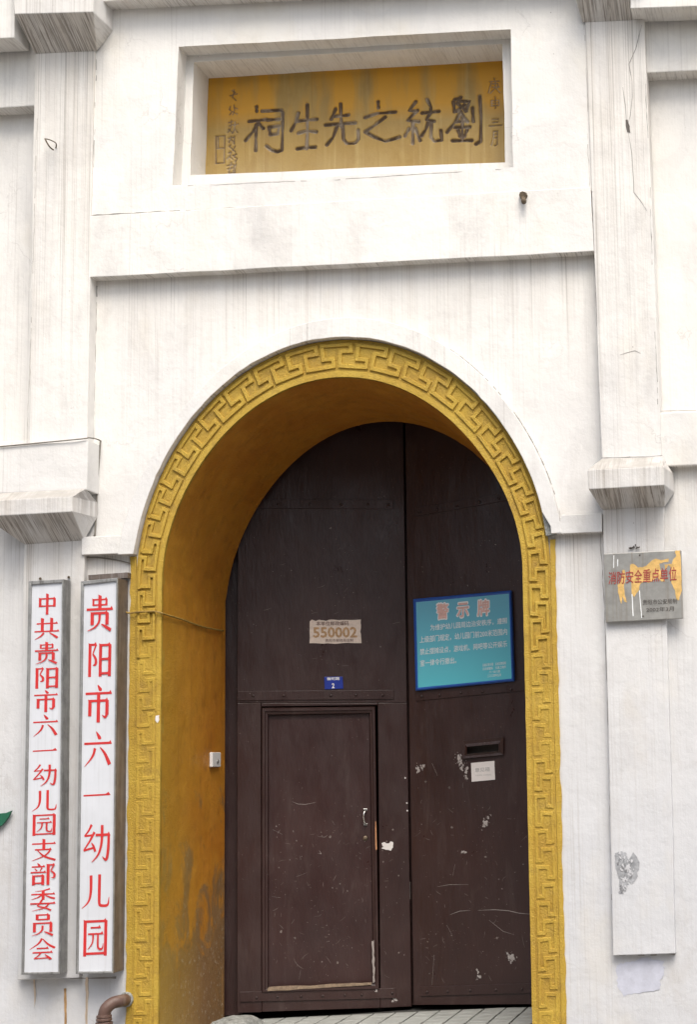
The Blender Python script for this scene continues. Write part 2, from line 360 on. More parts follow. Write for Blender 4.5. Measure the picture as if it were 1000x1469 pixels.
# reveal: barrel from the ring to the gate
fi = path(r_in, -.2, 30); bk = path(r_back, -.2, 30); oo = path(lambda th: r_in(th)+.12, -.2, 30)
b = MB(); ny = 10; n = len(fi)
rr = np.random.RandomState(3)
vv = []
for j in range(ny+1):
    t = j/ny
    for i in range(n):
        x = fi[i][0]*(1-t)+bk[i][0]*t; z = fi[i][1]*(1-t)+bk[i][1]*t
        d = Vector((x-CX, 0, max(0, z-CZ))).normalized()*(rr.normal(0, .0022) if 0 < j else 0)
        vv.append(Vector((x, .004+t*1.10, z))+d)
ff = [[j*n+i, j*n+i+1, (j+1)*n+i+1, (j+1)*n+i] for j in range(ny) for i in range(n-1)]
b.add(vv, ff)
b.build('reveal', M['reveal'], fac, smooth=True)
b = MB(); n = len(bk); bo = [(x-.45 if x < CX-.5 else x+.45 if x > CX+.5 else x, z) for x, z in bk]
bo = []
for (x, z) in bk:
    if z <= CZ: bo.append((-4.69 if x < CX else -1.01, z))
    else:
        dx, dz = x-CX, z-CZ; s = min(1.83/max(abs(dx), 1e-6), 1.53/max(dz, 1e-6)); bo.append((CX+dx*s, CZ+dz*s))
b.add([V3(p, 1.104) for p in bk]+[V3(p, 1.104) for p in bo], [[i, i+1, n+i+1, n+i] for i in range(n-1)])
b.add([V3(p, 1.104) for p in bk]+[V3(p, 1.135) for p in bk], [[i, i+1, n+i+1, n+i] for i in range(n-1)])
b.build('rear_arch_wall', M['reveal'], fac)

# yellow ring
YR = -.014
A = path(r_in, -.2, 40); Bp = path(r_out, -.2, 40); n = len(A)
b = MB(); vv = [V3(p, YR) for p in A]+[V3(p, YR) for p in Bp]+[V3(p, .03) for p in A]+[V3(p, .03) for p in Bp]
rr = np.random.RandomState(5)
for i in range(n):                      # worn arris
    c = Vector((vv[i].x-CX, 0, max(vv[i].z-CZ, 0))).normalized()*abs(rr.normal(0, .0025)); vv[i] += c; vv[2*n+i] += c*.3
ff = []
for i in range(n-1): ff += [[i, i+1, n+i+1, n+i], [i, 2*n+i, 2*n+i+1, i+1], [n+i, n+i+1, 3*n+i+1, 3*n+i]]
b.add(vv, ff); ring = b.build('key_pattern_arch', M['yground'], fac)
# inner roll and outer fillet on the ring
def strip_on_ring(f0, f1, y0, name, seed, thmin=0.0, jag=0.0, zj=-.2):
    b = MB(); r2 = np.random.RandomState(abs(int(seed)) % 99991)
    lo = path(lambda th: r_in(th)+(r_out(th)-r_in(th))*f0, zj, 40); hi = path(lambda th: r_in(th)+(r_out(th)-r_in(th))*f1, zj, 40); m = len(lo)
    v = []
    for L, Y in ((lo, y0), (hi, y0), (lo, YR+.004), (hi, YR+.004)):
        for p in L: v.append(V3(p, Y)+Vector((r2.normal(0, jag), 0, 0)))
    f = []
    for i in range(m-1): f += [[i, i+1, m+i+1, m+i], [i, 2*m+i, 2*m+i+1, i+1], [m+i, m+i+1, 3*m+i+1, 3*m+i]]
    b.add(v, f); return b.build(name, M['yring'], ring, bevel=0)
strip_on_ring(.012, .17, YR-.005, 'inner_border', 1, jag=.0006)
# arc-length table of the ring midline
mid = path(lambda th: (r_in(th)+r_out(th))/2, .05, 60)
S = [0.0]
for i in range(len(mid)-1): S.append(S[-1]+math.hypot(mid[i+1][0]-mid[i][0], mid[i+1][1]-mid[i][1]))
PI_ = path(r_in, .05, 60); PO_ = path(r_out, .05, 60)
def ring_pt(s, lev):
    s = min(max(s, 0), S[-1]-1e-6); i = int(np.searchsorted(S, s, side='right'))-1; i = min(max(i, 0), len(mid)-2); t = (s-S[i])/(S[i+1]-S[i])
    a = [PI_[i][k]*(1-t)+PI_[i+1][k]*t for k in (0, 1)]; c = [PO_[i][k]*(1-t)+PO_[i+1][k]*t for k in (0, 1)]
    f = .295+lev*.193
    return (a[0]*(1-f)+c[0]*f, a[1]*(1-f)+c[1]*f)
NU = 45; T = (S[-1]-.04)/NU; US = T/1.24
UPATH = [(0, 3), (1, 3), (1, 2), (.62, 2), (.62, 0), (1.62, 0), (1.62, 1), (1.24, 1), (1.24, 2.84)]
HS, HL = .072, .26      # half widths along s (units) and along level
for u in range(NU):
    b = MB(); s0 = .02+u*T; r2 = np.random.RandomState(100+u); hgt = .012+r2.uniform(-.0015, .002)-.0078*(1 if (u < 11 or u > NU-12) else 0)
    L, R = [], []
    P = UPATH; js = r2.normal(0, .012, (len(P), 2))
    for i, (sx, lv) in enumerate(P):
        d0 = (P[i][0]-P[i-1][0], P[i][1]-P[i-1][1]) if i else None
        d1 = (P[i+1][0]-P[i][0], P[i+1][1]-P[i][1]) if i < len(P)-1 else None
        def nrm(d): 
            if d is None: return None
            return (0, math.copysign(1, d[0])) if abs(d[0]) > abs(d[1]) else (-math.copysign(1, d[1]), 0)
        n0, n1 = nrm(d0), nrm(d1)
        if n0 is None: ox, oy = n1
        elif n1 is None: ox, oy = n0
        else: ox, oy = (n0[0] or n1[0]) if n0[0] or n1[0] else 0, (n0[1] or n1[1])
        ex = -HS if i == 0 else 0
        a = (sx+ex+js[i][0], lv+js[i][1]*2)
        L.append((a[0]+ox*HS, a[1]+oy*HL)); R.append((a[0]-ox*HS, a[1]-oy*HL))
    m = len(P); top = [V3(ring_pt(s0+q[0]*US, q[1]), YR-hgt) for q in L+R]
    base = [V3(ring_pt(s0+(q[0])*US, q[1]), YR+.003) for q in L+R]
    f = [[i, i+1, m+i+1, m+i] for i in range(m-1)]
    k = 2*m
    f += [[i, i+1, k+i+1, k+i] for i in range(m-1)]+[[m+i, m+i+1, k+m+i+1, k+m+i] for i in range(m-1)]+[[0, m, k+m, k], [m-1, 2*m-1, k+2*m-1, k+m-1]]
    b.add(top+base, f); b.build('key_motif', M['yring'], ring, bevel=.0028, seg=1)
# ochre edge strips outside the ring on both jambs
for side in (-1, 1):
    b = MB(); r2 = np.random.RandomState(20+side); zs = np.linspace(-.2, 3.03 if side < 0 else 3.02, 60); wd = .036 if side < 0 else .030
    rr0 = r_out(math.pi) if side < 0 else r_out(0)
    x0 = CX+side*(rr0+.0015); poly = [(x0, zs[0])]+[(x0+side*(wd+r2.normal(0, .003)), z) for z in zs]+[(x0, zs[-1])]
    b.prism([V3(p, -.010) for p in poly], (0, .03, 0)); b.build('ochre_edge_strip', M['yring'], fac)

# white archivolt
ths = [math.radians(180*(i/80)) for i in range(81)]
YW = -.072
za = at(186, 795, YW).z; zb = at(796, 765, YW).z
b = MB(); r2 = np.random.RandomState(9)
fr_o = []; fr_i = []
dth = .05
for i in range(91):
    th = math.pi*(1-i/90); jo = r2.normal(0, .0012); ji = r2.normal(0, .0015)
    ri = r_out(th)+.004 + (.0 if 0 < i < 90 else 0)
    fr_o.append((CX+(r_wh(th)+jo)*math.cos(th), CZ+(r_wh(th)+jo)*math.sin(th))); fr_i.append((CX+(ri+ji)*math.cos(th), CZ+(ri+ji)*math.sin(th)))
def clipz(L, zl, zr):          # keep what lies above the springing line, ending exactly on it
    up = [p for p in L if p[1] > (zl if p[0] < CX else zr)]
    a, c = up[0], up[1]; k = (zl-a[1])/(c[1]-a[1]); up.insert(0, (a[0]+(c[0]-a[0])*k, zl))
    a, c = up[-1], up[-2]; k = (zr-a[1])/(c[1]-a[1]); up.append((a[0]+(c[0]-a[0])*k, zr)); return up
fr_o = clipz(fr_o, za, zb); fr_i = clipz(fr_i, za, zb)
def resample(L, m):
    d = [0]
    for i in range(len(L)-1): d.append(d[-1]+math.hypot(L[i+1][0]-L[i][0], L[i+1][1]-L[i][1]))
    q = np.linspace(0, d[-1], m); return list(zip(np.interp(q, d, [p[0] for p in L]), np.interp(q, d, [p[1] for p in L])))
m = 88; fr_o = resample(fr_o, m); fr_i = resample(fr_i, m)
# broken corner at the right springing
for k, q in ((1, .030), (2, .034), (3, .016)): 
    x, z = fr_i[-k]; fr_i[-k] = (x+q, z)
ff = []
b.add([V3(p, YW) for p in fr_o]+[V3(p, YW) for p in fr_i]+[V3(p, .01) for p in fr_o]+[V3(p, .01) for p in fr_i],
      [q for i in range(m-1) for q in ([i, i+1, m+i+1, m+i], [i, 2*m+i, 2*m+i+1, i+1], [m+i, m+i+1, 3*m+i+1, 3*m+i])]+[[0, m, 3*m, 2*m], [m-1, 2*m-1, 4*m-1, 3*m-1]])
b.build('archivolt', M['band'], fac, bevel=.004)
b = MB(); b.prism([V3(p, -.045) for p in [(fr_i[-4][0]-.004, fr_i[-4][1]), (fr_i[-4][0]+.03, fr_i[-4][1]), (fr_i[-1][0]+.03, fr_i[-1][1]-.0), (fr_i[-1][0]-.035, fr_i[-1][1]-.01)]], (0, .04, 0)); b.build('exposed_mortar', M['cement'], fac)

# imposts
def quadY(pts, Y): return [at(x, y, Y) for x, y in pts]
b = MB(); b.prism(quadY([(116, 770), (177, 768), (174, 794), (116, 796)], YW+.004), (0, .1, 0)); b.build('impost', M['band'], fac, bevel=.004)
b = MB(); b.prism(quadY([(806, 739), (864, 736), (864, 763), (799, 766)], YW+.004), (0, .1, 0)); b.build('impost', M['band'], fac, bevel=.004)

# band, upper field with niche, plaque
YB, YU = -.10, -.086; YL = -.05
def slab(name, pts, Y, mat, depth=.3, bevel=.007, par=None, edge=None):
    P = quadY(pts, Y); out = []
    for i in range(len(P)):
        q = P[(i+1) % len(P)]; L = (q-P[i]).length
        if edge and L > .5: out += wob(P[i], q, max(4, int(L/.12)), edge, i+int(pts[0][0]))[:-1]
        else: out.append(P[i])
    b = MB(); b.prism(out, (0, depth, 0)); return b.build(name, mat, par or fac, bevel=bevel)
slab('lintel_band', [(118, 310.5), (848, 268), (853, 360), (118, 398)], YB+.005, M['band'], .25, .004, edge=.004)
h1 = quadY([(256, 67), (733, 42), (737, 240), (247, 266)], YU); Y1 = .06
h2 = quadY([(278, 89), (721, 63), (725, 233), (273, 251)], Y1); Y2 = .33
outer = quadY([(120, -60), (850, -95), (860, 273), (120, 316)], YU)
def sub(L, n, amp, seed):
    o = []
    for i in range(4): o += wob(L[i], L[(i+1) % 4], n, amp, seed+i)[:-1]
    return o
b = MB(); b.ringq(sub(outer, 12, 0, 0), sub(h1, 12, .003, 31), (0, .20, 0)); b.build('upper_wall', M['upper'], fac, bevel=0)
h1b = [Vector((p.x, Y1, p.z)) for p in h1]; c0 = sum(h1b, Vector())/4
h1w = [c0+(p-c0)*1.08 for p in h1b]
b = MB(); b.ringq(sub(h1w, 12, 0, 0), sub(h2, 12, .003, 41), (0, .32, 0)); b.build('niche_surround', M['frame'], fac, bevel=0)

# ---- carved tablet
def c3(L): return [[(280+x/4.1667, 90+y/4.1667) for x, y in s] for s in L]
def c4(L): return [[(500+x/4.1667, 90+y/4.1667) for x, y in s] for s in L]
def c5(L): return [[(295+x/10.5, 115+y/10.5) for x, y in s] for s in L]
BIG = c3([[(365, 262), (366, 288)], [(322, 350), (370, 344), (425, 338)], [(398, 288), (512, 282), (522, 300), (520, 440), (516, 522), (488, 532), (450, 520), (425, 498)],
  [(378, 350), (345, 410), (300, 465)], [(362, 372), (360, 525)], [(380, 365), (405, 392)], [(430, 342), (500, 336)], [(440, 385), (500, 376), (492, 424), (447, 430)], [(440, 385), (447, 430)],
  [(615, 300), (600, 350), (572, 405)], [(604, 348), (725, 336)], [(668, 250), (668, 420), (664, 512)], [(615, 420), (665, 405), (722, 412)], [(608, 514), (665, 505), (715, 504)],
  [(838, 275), (812, 335)], [(832, 318), (915, 311)], [(868, 245), (872, 380)], [(778, 371), (870, 362), (955, 358)], [(846, 378), (822, 445), (785, 490)], [(880, 375), (884, 455), (905, 482), (955, 480), (975, 455), (973, 402)]])
BIG += c4([[(176, 232), (178, 268)], [(98, 326), (170, 302), (280, 294)], [(218, 324), (160, 370), (98, 412)], [(98, 412), (150, 442), (220, 470), (305, 445)],
  [(402, 232), (362, 285), (412, 288)], [(412, 284), (352, 345), (420, 352)], [(385, 352), (384, 482)], [(362, 395), (338, 438)], [(398, 392), (428, 465)],
  [(470, 218), (492, 262), (492, 298)], [(440, 300), (540, 290)], [(488, 300), (466, 340), (512, 350)], [(478, 352), (462, 400), (436, 438)], [(495, 352), (493, 445), (512, 470), (558, 462), (552, 405)],
  [(636, 218), (672, 205)], [(626, 232), (634, 292)], [(648, 288), (694, 250)], [(658, 226), (724, 230), (700, 288)], [(650, 240), (704, 286)], [(672, 292), (640, 350), (590, 415)], [(672, 298), (712, 352)],
  [(642, 352), (702, 346)], [(636, 386), (725, 384)], [(680, 330), (680, 465)], [(655, 402), (668, 440)], [(708, 402), (694, 440)], [(622, 466), (737, 464)], [(742, 270), (746, 350)], [(785, 200), (793, 330), (790, 468), (762, 486)]])
SMALL = c4([[(872, 92), (876, 108)], [(846, 112), (902, 108)], [(856, 112), (838, 178)], [(864, 125), (896, 122), (895, 146)], [(860, 145), (902, 143)], [(880, 112), (878, 150), (850, 180)], [(882, 150), (906, 176)],
  [(855, 225), (856, 256)], [(855, 225), (901, 222), (899, 255)], [(855, 240), (900, 238)], [(855, 256), (900, 253)], [(878, 203), (880, 270)],
  [(862, 338), (895, 335)], [(864, 356), (893, 353)], [(842, 378), (916, 372)], [(868, 410), (866, 450), (855, 492)], [(868, 410), (892, 407), (889, 488), (876, 496)], [(868, 430), (888, 428)], [(868, 450), (888, 448)]])
SMALL += c5([[(390, 150), (440, 180), (380, 230), (450, 300)], [(420, 140), (400, 260)], [(360, 230), (470, 200)], [(365, 395), (350, 440), (390, 470), (360, 520)], [(420, 370), (430, 450), (400, 520)], [(420, 400), (470, 430)], [(400, 470), (470, 510)],
  [(340, 640), (400, 620)], [(350, 690), (410, 670)], [(380, 610), (375, 720), (330, 790)], [(340, 740), (400, 790)], [(440, 630), (430, 740), (400, 800)], [(420, 680), (480, 660)], [(430, 730), (475, 790)],
  [(340, 880), (420, 860)], [(380, 850), (345, 940)], [(380, 900), (420, 930)], [(430, 850), (425, 960)], [(370, 985), (350, 1000), (400, 1040), (440, 1080)], [(440, 1000), (400, 1060)], [(340, 1100), (380, 1080), (360, 1150), (320, 1190)],
  [(350, 1150), (400, 1190)], [(450, 1110), (420, 1160), (470, 1180), (440, 1230)], [(400, 1140), (460, 1120)], [(320, 1290), (400, 1270)], [(380, 1240), (360, 1340), (340, 1390)], [(330, 1340), (400, 1320)], [(420, 1280), (410, 1400)], [(430, 1290), (450, 1260), (430, 1400)], [(340, 1400), (440, 1390)],
  [(148, 850), (290, 838)], [(150, 1255), (280, 1245)], [(150, 850), (150, 1255)], [(286, 840), (276, 1245)], [(168, 1030), (280, 1024)], [(182, 860), (184, 1020)]])
pc = [at(296, 110, Y2), at(732, 84, Y2), at(732, 244, Y2), at(292, 262, Y2)]
x0, x1 = min(p.x for p in pc), max(p.x for p in pc); z0, z1 = min(p.z for p in pc), max(p.z for p in pc)
nx, nz = 440, 160
gx, gz = np.meshgrid(np.linspace(x0, x1, nx), np.linspace(z0, z1, nz)); dep = np.zeros_like(gx)
def carve(strokes, w0, dmax):
    global dep
    for s in strokes:
        P = [at(x, y, Y2) for x, y in s]; L = sum((P[i+1]-P[i]).length for i in range(len(P)-1)); acc = 0
        for i in range(len(P)-1):
            a, c = P[i], P[i+1]; dx, dz = c.x-a.x, c.z-a.z; l2 = dx*dx+dz*dz; t = np.clip(((gx-a.x)*dx+(gz-a.z)*dz)/l2, 0, 1)
            dist = np.hypot(gx-(a.x+t*dx), gz-(a.z+t*dz)); seg = math.sqrt(l2); u = (acc+t*seg)/L; acc += seg
            wd = w0*(.75+.5*np.abs(np.cos(u*math.pi*.9))**.7); dep = np.maximum(dep, np.clip((wd-dist)/wd, 0, 1)**.7*dmax)
carve(BIG, .0118, .024); carve(SMALL, .0062, .010)
und = .003*np.sin(gx*5+1)*np.cos(gz*7)
ed = np.minimum(np.minimum(gx-x0, x1-gx), np.minimum(gz-z0, z1-gz))
yy = Y2+dep+und
me = bpy.data.meshes.new('tablet')
vv = np.stack([gx, yy, gz], -1).reshape(-1, 3); cc = np.array([(x0+x1)/2, Y2, z0])
idx = np.arange(nx*nz).reshape(nz, nx); q = np.stack([idx[:-1, :-1], idx[:-1, 1:], idx[1:, 1:], idx[1:, :-1]], -1).reshape(-1, 4)
me.from_pydata((vv-cc).tolist(), [], q.tolist())
at_ = me.attributes.new('carved', 'FLOAT', 'POINT'); at_.data.foreach_set('value', (dep.reshape(-1)/.024).astype(np.float32))
for p in me.polygons: p.use_smooth = True
t = NT('ochre_tablet_paint'); xyz = t.z()
a = t.n('ShaderNodeAttribute', attribute_name='carved').outputs['Fac']
c = t.mix(t.ramp(t.noise((1.4, 1, .5), 3, 6, .62), .35, .7), (.41, .27, .075, 1), (.34, .205, .045, 1))
c = t.mix(t.math('MULTIPLY', t.ramp(xyz[2], 5.75, 5.50, 0, 1), t.ramp(t.noise((3, 1, 1.2), 1, 4, .6), .4, .62, .2, .9)), c, (.42, .33, .165, 1))   # washed-out lower half
c = t.mix(t.math('MULTIPLY', t.ramp(t.noise((26, 1, .9), 1, 4, .6, .2), .52, .72), .35), c, (.60, .47, .20, 1))     # pale runs
c = t.mix(t.math('MULTIPLY', t.ramp(t.noise((34, 1, 1.1), 1.3, 4, .6, .2), .58, .74), .35), c, (.24, .11, .02, 1))
c = t.mix(t.ramp(t.noise((1, 1, .7), 7, 7, .72, .5), .52, .68, 0, .45), c, (.30, .17, .04, 1))
c = t.mix(t.math('MULTIPLY', t.ramp(xyz[2], 5.90, 6.02), t.ramp(t.noise((5, 1, 1), 1, 4), .45, .6)), c, (.60, .30, .02, 1))      # darker runs
c = t.mix(t.ramp(a, .08, .4, 0, .9), c, t.mix(t.ramp(t.noise((14, 14, 5), 1, 3), .48, .62), (.13, .09, .065, 1), (.40, .33, .25, 1)))                      # old ink left in the carving
t.put(t.b.inputs['Base Color'], c)
me.materials.append(t.fin(c, .55, t.bump(t.noise(scale=60, detail=4), .0015, .8)))
link('inscribed_tablet', me, Vector(cc), fac, label='ochre tablet carved with six large characters, a small column of script at each end')

# pilasters
def pil(name, px, Y, mat, d=.2): return slab(name, px, Y, mat, d, .005, edge=.0035)
pil('pilaster', [(52, -90), (139, -92), (121, 742), (38, 746)], YB, M['pil'])
pil('pilaster', [(34, 779), (121, 774), (113, 1403), (24, 1406)], YL, M['pil'])
pil('pilaster', [(835, -90), (921, -92), (951, 690), (866, 693)], YB-.003, M['pil'])
pil('pilaster', [(865, 729), (953, 726), (970, 1368), (880, 1371)], YL, M['pil'])
# left entablature block
slab('entablature_block', [(-140, 646), (126, 631), (124, 703), (-140, 714)], -.18, M['side'], .2, .006, edge=.003)
def cap(front, Yf, backlow, Yb, topback=None, Yt=None, sides=None, par=None, seed=0):
    # front: TL, TR, BR, BL (pixels, plane Yf); backlow: lower edge L, R at the neck; top edge at the wall
    b = MB(); TL, TR, BR, BL = [at(x, y, Yf) for x, y in front]
    nL, nR = [at(x, y, Yb) for x, y in backlow]
    tL, tR = [at(x, y, Yt) for x, y in topback]
    mL, mR = Vector((sides[0], Yb+.04, BL.z-.0)), Vector((sides[1], Yb+.04, BR.z))
    uL, uR = Vector((sides[0], Yb+.04, TL.z)), Vector((sides[1], Yb+.04, TR.z))
    v = [TL, TR, BR, BL, uL, uR, mR, mL, nL, nR, tL, tR]
    b.add(v, [[0, 1, 2, 3], [0, 3, 7, 4], [1, 5, 6, 2], [3, 2, 9, 8], [3, 8, 7], [2, 6, 9], [0, 10, 11, 1], [0, 4, 10], [1, 11, 5]])
    return b.build('capital', M['cap'], fac, bevel=.005)
def wx(x, y, Y): return at(x, y, Y).x
cap([(-25, 719), (103, 712), (103, 734), (-25, 741)], -.28, [(34, 781), (120, 775)], YL-.002, [(-15, 708), (122, 701)], -.185, (wx(-25, 712, -.28)+.03, wx(134, 735, YB+.04)))
cap([(843, 674), (952, 669), (954, 696), (845, 702)], -.30, [(864, 731), (954, 727)], YL-.002, [(864, 658), (951, 655)], YB-.005, (wx(851, 680, YB), wx(966, 690, YB)))
cap([(16, -60), (132, -66), (133, 17), (20, 20)], -.36, [(49, 77), (138, 73)], YB-.002, [(20, -70), (150, -75)], -.2, (wx(46, 20, YB), wx(163, 18, -.08)))
cap([(818, -70), (925, -75), (926, -27), (820, -24)], -.34, [(836, 32), (924, 28)], YB-.005, [(820, -80), (930, -85)], -.2, (wx(826, 0, YB), wx(937, 8, YB)))
# fascia strips along the top
slab('cornice', [(128, 3), (905, -36), (905, -130), (128, -90)], -.22, M['band'], .16, .006, edge=.003)
slab('cornice', [(-140, 62), (20, 54), (20, -60), (-140, -60)], -.27, M['upper'], .21, .005)
slab('cornice', [(905, 12), (1120, 5), (1120, -90), (905, -90)], -.27, M['upper'], .21, .005)
# side bays
slab('side_wall', [(-160, -40), (60, -50), (54, 151.5), (-160, 163)], -.04, M['side'], .25, .008, edge=.002)
slab('recessed_panel', [(-160, 140), (60, 130), (50, 650), (-160, 660)], .09, M['side'], .2, 0)
slab('side_wall', [(-160, 640), (75, 630), (75, 1500), (-160, 1500)], .003, M['low'], .3, .006)
slab('side_wall', [(915, -40), (1160, -50), (1160, 94), (920, 105)], -.04, M['side'], .25, .008, edge=.002)
slab('recessed_panel', [(915, 90), (1160, 80), (1160, 620), (920, 630)], .10, M['side'], .2, 0)
slab('side_wall', [(946, 592), (1160, 583), (1160, 661), (948, 669)], -.07, M['side'], .25, .008, edge=.002)
slab('side_wall', [(895, 650), (1160, 640), (1160, 1500), (895, 1500)], .002, M['low'], .3, .006)

def blob(name, px, plane, off, mat, par, n=26, jag=.2, seed=0, th=.0012, label=None):
    r2 = np.random.RandomState(abs(int(seed)) % 99991); P = []
    for i in range(len(px)):
        a, c = px[i], px[(i+1) % len(px)]; k = max(2, int(n/len(px)))
        for j in range(k):
            t = j/k; L = math.hypot(c[0]-a[0], c[1]-a[1]); P.append((a[0]+(c[0]-a[0])*t+r2.normal(0, jag), a[1]+(c[1]-a[1])*t+r2.normal(0, jag)))
    b = MB(); b.prism([plane.at(x, y, off+th) for x, y in P], plane.n*-(th+.001)); return b.build(name, mat, par, label=label)
def inside(p, poly):
    c = False
    for i in range(len(poly)):
        (x1, y1), (x2, y2) = poly[i], poly[i-1]
        if (y1 > p[1]) != (y2 > p[1]) and p[0] < (x2-x1)*(p[1]-y1)/(y2-y1)+x1: c = not c
    return c
def flakes(name, px, plane, off, mat, par, n, size, seed, th=.0009, ar=1.6, ang=1.3):
    r2 = np.random.RandomState(seed); b = MB(); xs_ = [p[0] for p in px]; ys_ = [p[1] for p in px]; k = 0; tries = 0
    while k < n and tries < 4000:
        tries += 1; x, y = r2.uniform(min(xs_), max(xs_)), r2.uniform(min(ys_), max(ys_))
        if not inside((x, y), px): continue
        k += 1; rr_ = size*r2.gamma(2.2, .42); a = ang+r2.normal(0, .35); m = 9; P = []
        for q in range(m):
            u = 2*math.pi*q/m; R_ = rr_*r2.uniform(.45, 1.25); dx, dy = R_*ar*math.cos(u), R_*math.sin(u)
            P.append(plane.at(x+dx*math.cos(a)-dy*math.sin(a), y+dx*math.sin(a)+dy*math.cos(a), off+th+.00004*k))
        b.prism(P, plane.n*-(th+.001))
    return b.build(name, mat, par, kind='stuff')
W0, WP = YP(0), YP(YB)
PL, PB = YP(YL), YP(-.0006)
gp_ = [(887, 1228), (891, 1220), (900, 1229), (909, 1236), (911, 1248), (905, 1262), (898, 1275), (893, 1286), (888, 1281), (893, 1262), (886, 1248)]
flakes('glue_patch', gp_, PL, .001, M['patch'], fac, 46, 2.6, 3)
flakes('glue_residue', gp_, PL, .0035, M['patchlight'], fac, 60, 1.2, 4)
flakes('glue_specks', gp_, PL, .0065, M['patchdark'], fac, 24, .8, 5)
blob('paint_patch', [(885, 1385), (925, 1374), (953, 1378), (952, 1398), (946, 1420), (895, 1428), (886, 1415)], PB, .0, M['bluepatch'], fac, 90, 1.1, 4, .0006)
# cracks and dirt lines on the plaster (each a real fine groove-filling line, joined into one part)
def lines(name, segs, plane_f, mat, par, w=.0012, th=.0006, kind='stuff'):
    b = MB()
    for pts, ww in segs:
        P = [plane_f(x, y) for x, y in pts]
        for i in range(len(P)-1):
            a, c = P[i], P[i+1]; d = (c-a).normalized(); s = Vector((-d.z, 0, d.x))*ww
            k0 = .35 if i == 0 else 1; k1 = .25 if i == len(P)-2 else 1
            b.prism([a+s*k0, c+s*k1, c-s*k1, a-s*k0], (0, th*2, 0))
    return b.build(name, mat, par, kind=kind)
pf = lambda x, y: at(x, y, YB-.0045)
jz = lambda pts, a=1.0, s=0: [(x+np.random.RandomState(abs(int(x*7+y*3+s))).normal(0, a), y) for x, y in pts]
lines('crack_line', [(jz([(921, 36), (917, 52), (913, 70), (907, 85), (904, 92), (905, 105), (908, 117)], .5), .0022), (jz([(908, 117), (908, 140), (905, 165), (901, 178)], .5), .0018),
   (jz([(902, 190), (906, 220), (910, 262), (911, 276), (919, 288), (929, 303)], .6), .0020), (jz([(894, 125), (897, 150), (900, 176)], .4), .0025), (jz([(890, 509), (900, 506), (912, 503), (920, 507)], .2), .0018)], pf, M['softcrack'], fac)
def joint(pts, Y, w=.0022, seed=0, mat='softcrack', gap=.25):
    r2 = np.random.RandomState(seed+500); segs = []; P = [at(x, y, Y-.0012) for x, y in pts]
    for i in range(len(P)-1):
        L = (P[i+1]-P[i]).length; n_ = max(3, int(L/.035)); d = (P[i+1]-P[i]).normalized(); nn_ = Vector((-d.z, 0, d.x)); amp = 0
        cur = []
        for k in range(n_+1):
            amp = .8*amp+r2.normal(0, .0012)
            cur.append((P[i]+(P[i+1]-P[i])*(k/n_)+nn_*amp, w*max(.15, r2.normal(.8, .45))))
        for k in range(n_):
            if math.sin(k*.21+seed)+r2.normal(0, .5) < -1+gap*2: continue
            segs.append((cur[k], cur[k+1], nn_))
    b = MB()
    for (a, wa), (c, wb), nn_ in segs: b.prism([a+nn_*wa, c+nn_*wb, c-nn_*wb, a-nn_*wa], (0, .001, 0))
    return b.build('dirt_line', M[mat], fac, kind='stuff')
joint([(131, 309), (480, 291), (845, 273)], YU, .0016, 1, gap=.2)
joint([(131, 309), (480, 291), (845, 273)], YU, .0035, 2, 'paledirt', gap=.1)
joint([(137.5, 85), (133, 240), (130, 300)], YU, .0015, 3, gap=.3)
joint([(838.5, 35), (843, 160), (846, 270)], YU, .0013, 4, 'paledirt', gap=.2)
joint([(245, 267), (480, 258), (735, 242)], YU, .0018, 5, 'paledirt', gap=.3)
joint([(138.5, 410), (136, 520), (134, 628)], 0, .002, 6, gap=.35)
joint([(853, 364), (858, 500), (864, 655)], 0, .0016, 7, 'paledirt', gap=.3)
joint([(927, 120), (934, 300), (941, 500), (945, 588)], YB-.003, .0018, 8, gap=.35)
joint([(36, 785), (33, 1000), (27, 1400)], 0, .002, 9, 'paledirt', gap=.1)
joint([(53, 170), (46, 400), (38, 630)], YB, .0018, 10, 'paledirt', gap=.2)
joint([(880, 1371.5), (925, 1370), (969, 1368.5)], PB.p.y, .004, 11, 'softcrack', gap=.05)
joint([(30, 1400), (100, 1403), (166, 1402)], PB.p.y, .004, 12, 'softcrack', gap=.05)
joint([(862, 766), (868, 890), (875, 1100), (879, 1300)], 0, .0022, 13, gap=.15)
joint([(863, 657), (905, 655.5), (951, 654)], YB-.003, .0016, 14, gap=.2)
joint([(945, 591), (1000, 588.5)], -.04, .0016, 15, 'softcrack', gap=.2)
awo = [at(0, 0, 0)]
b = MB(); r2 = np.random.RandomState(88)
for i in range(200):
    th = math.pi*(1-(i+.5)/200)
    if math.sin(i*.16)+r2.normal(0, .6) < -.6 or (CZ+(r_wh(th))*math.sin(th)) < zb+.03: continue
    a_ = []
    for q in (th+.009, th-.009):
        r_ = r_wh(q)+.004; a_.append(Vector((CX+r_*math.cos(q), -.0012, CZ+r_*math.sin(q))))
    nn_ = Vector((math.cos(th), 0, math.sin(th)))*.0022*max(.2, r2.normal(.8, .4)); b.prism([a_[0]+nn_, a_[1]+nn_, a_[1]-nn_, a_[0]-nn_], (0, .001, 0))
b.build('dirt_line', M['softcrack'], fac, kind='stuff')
blob('plaster_hole', [(898, 172), (901, 171), (904, 181), (905, 190), (900, 189)], WP, .004, M['crack'], fac, 12, .4, 5)
b = MB()
for pts, Y in (([(868, 893), (921, 891), (975, 888)], YB-.006), ([(32, 1399), (98, 1402), (178, 1402)], YB-.004)):
    pass
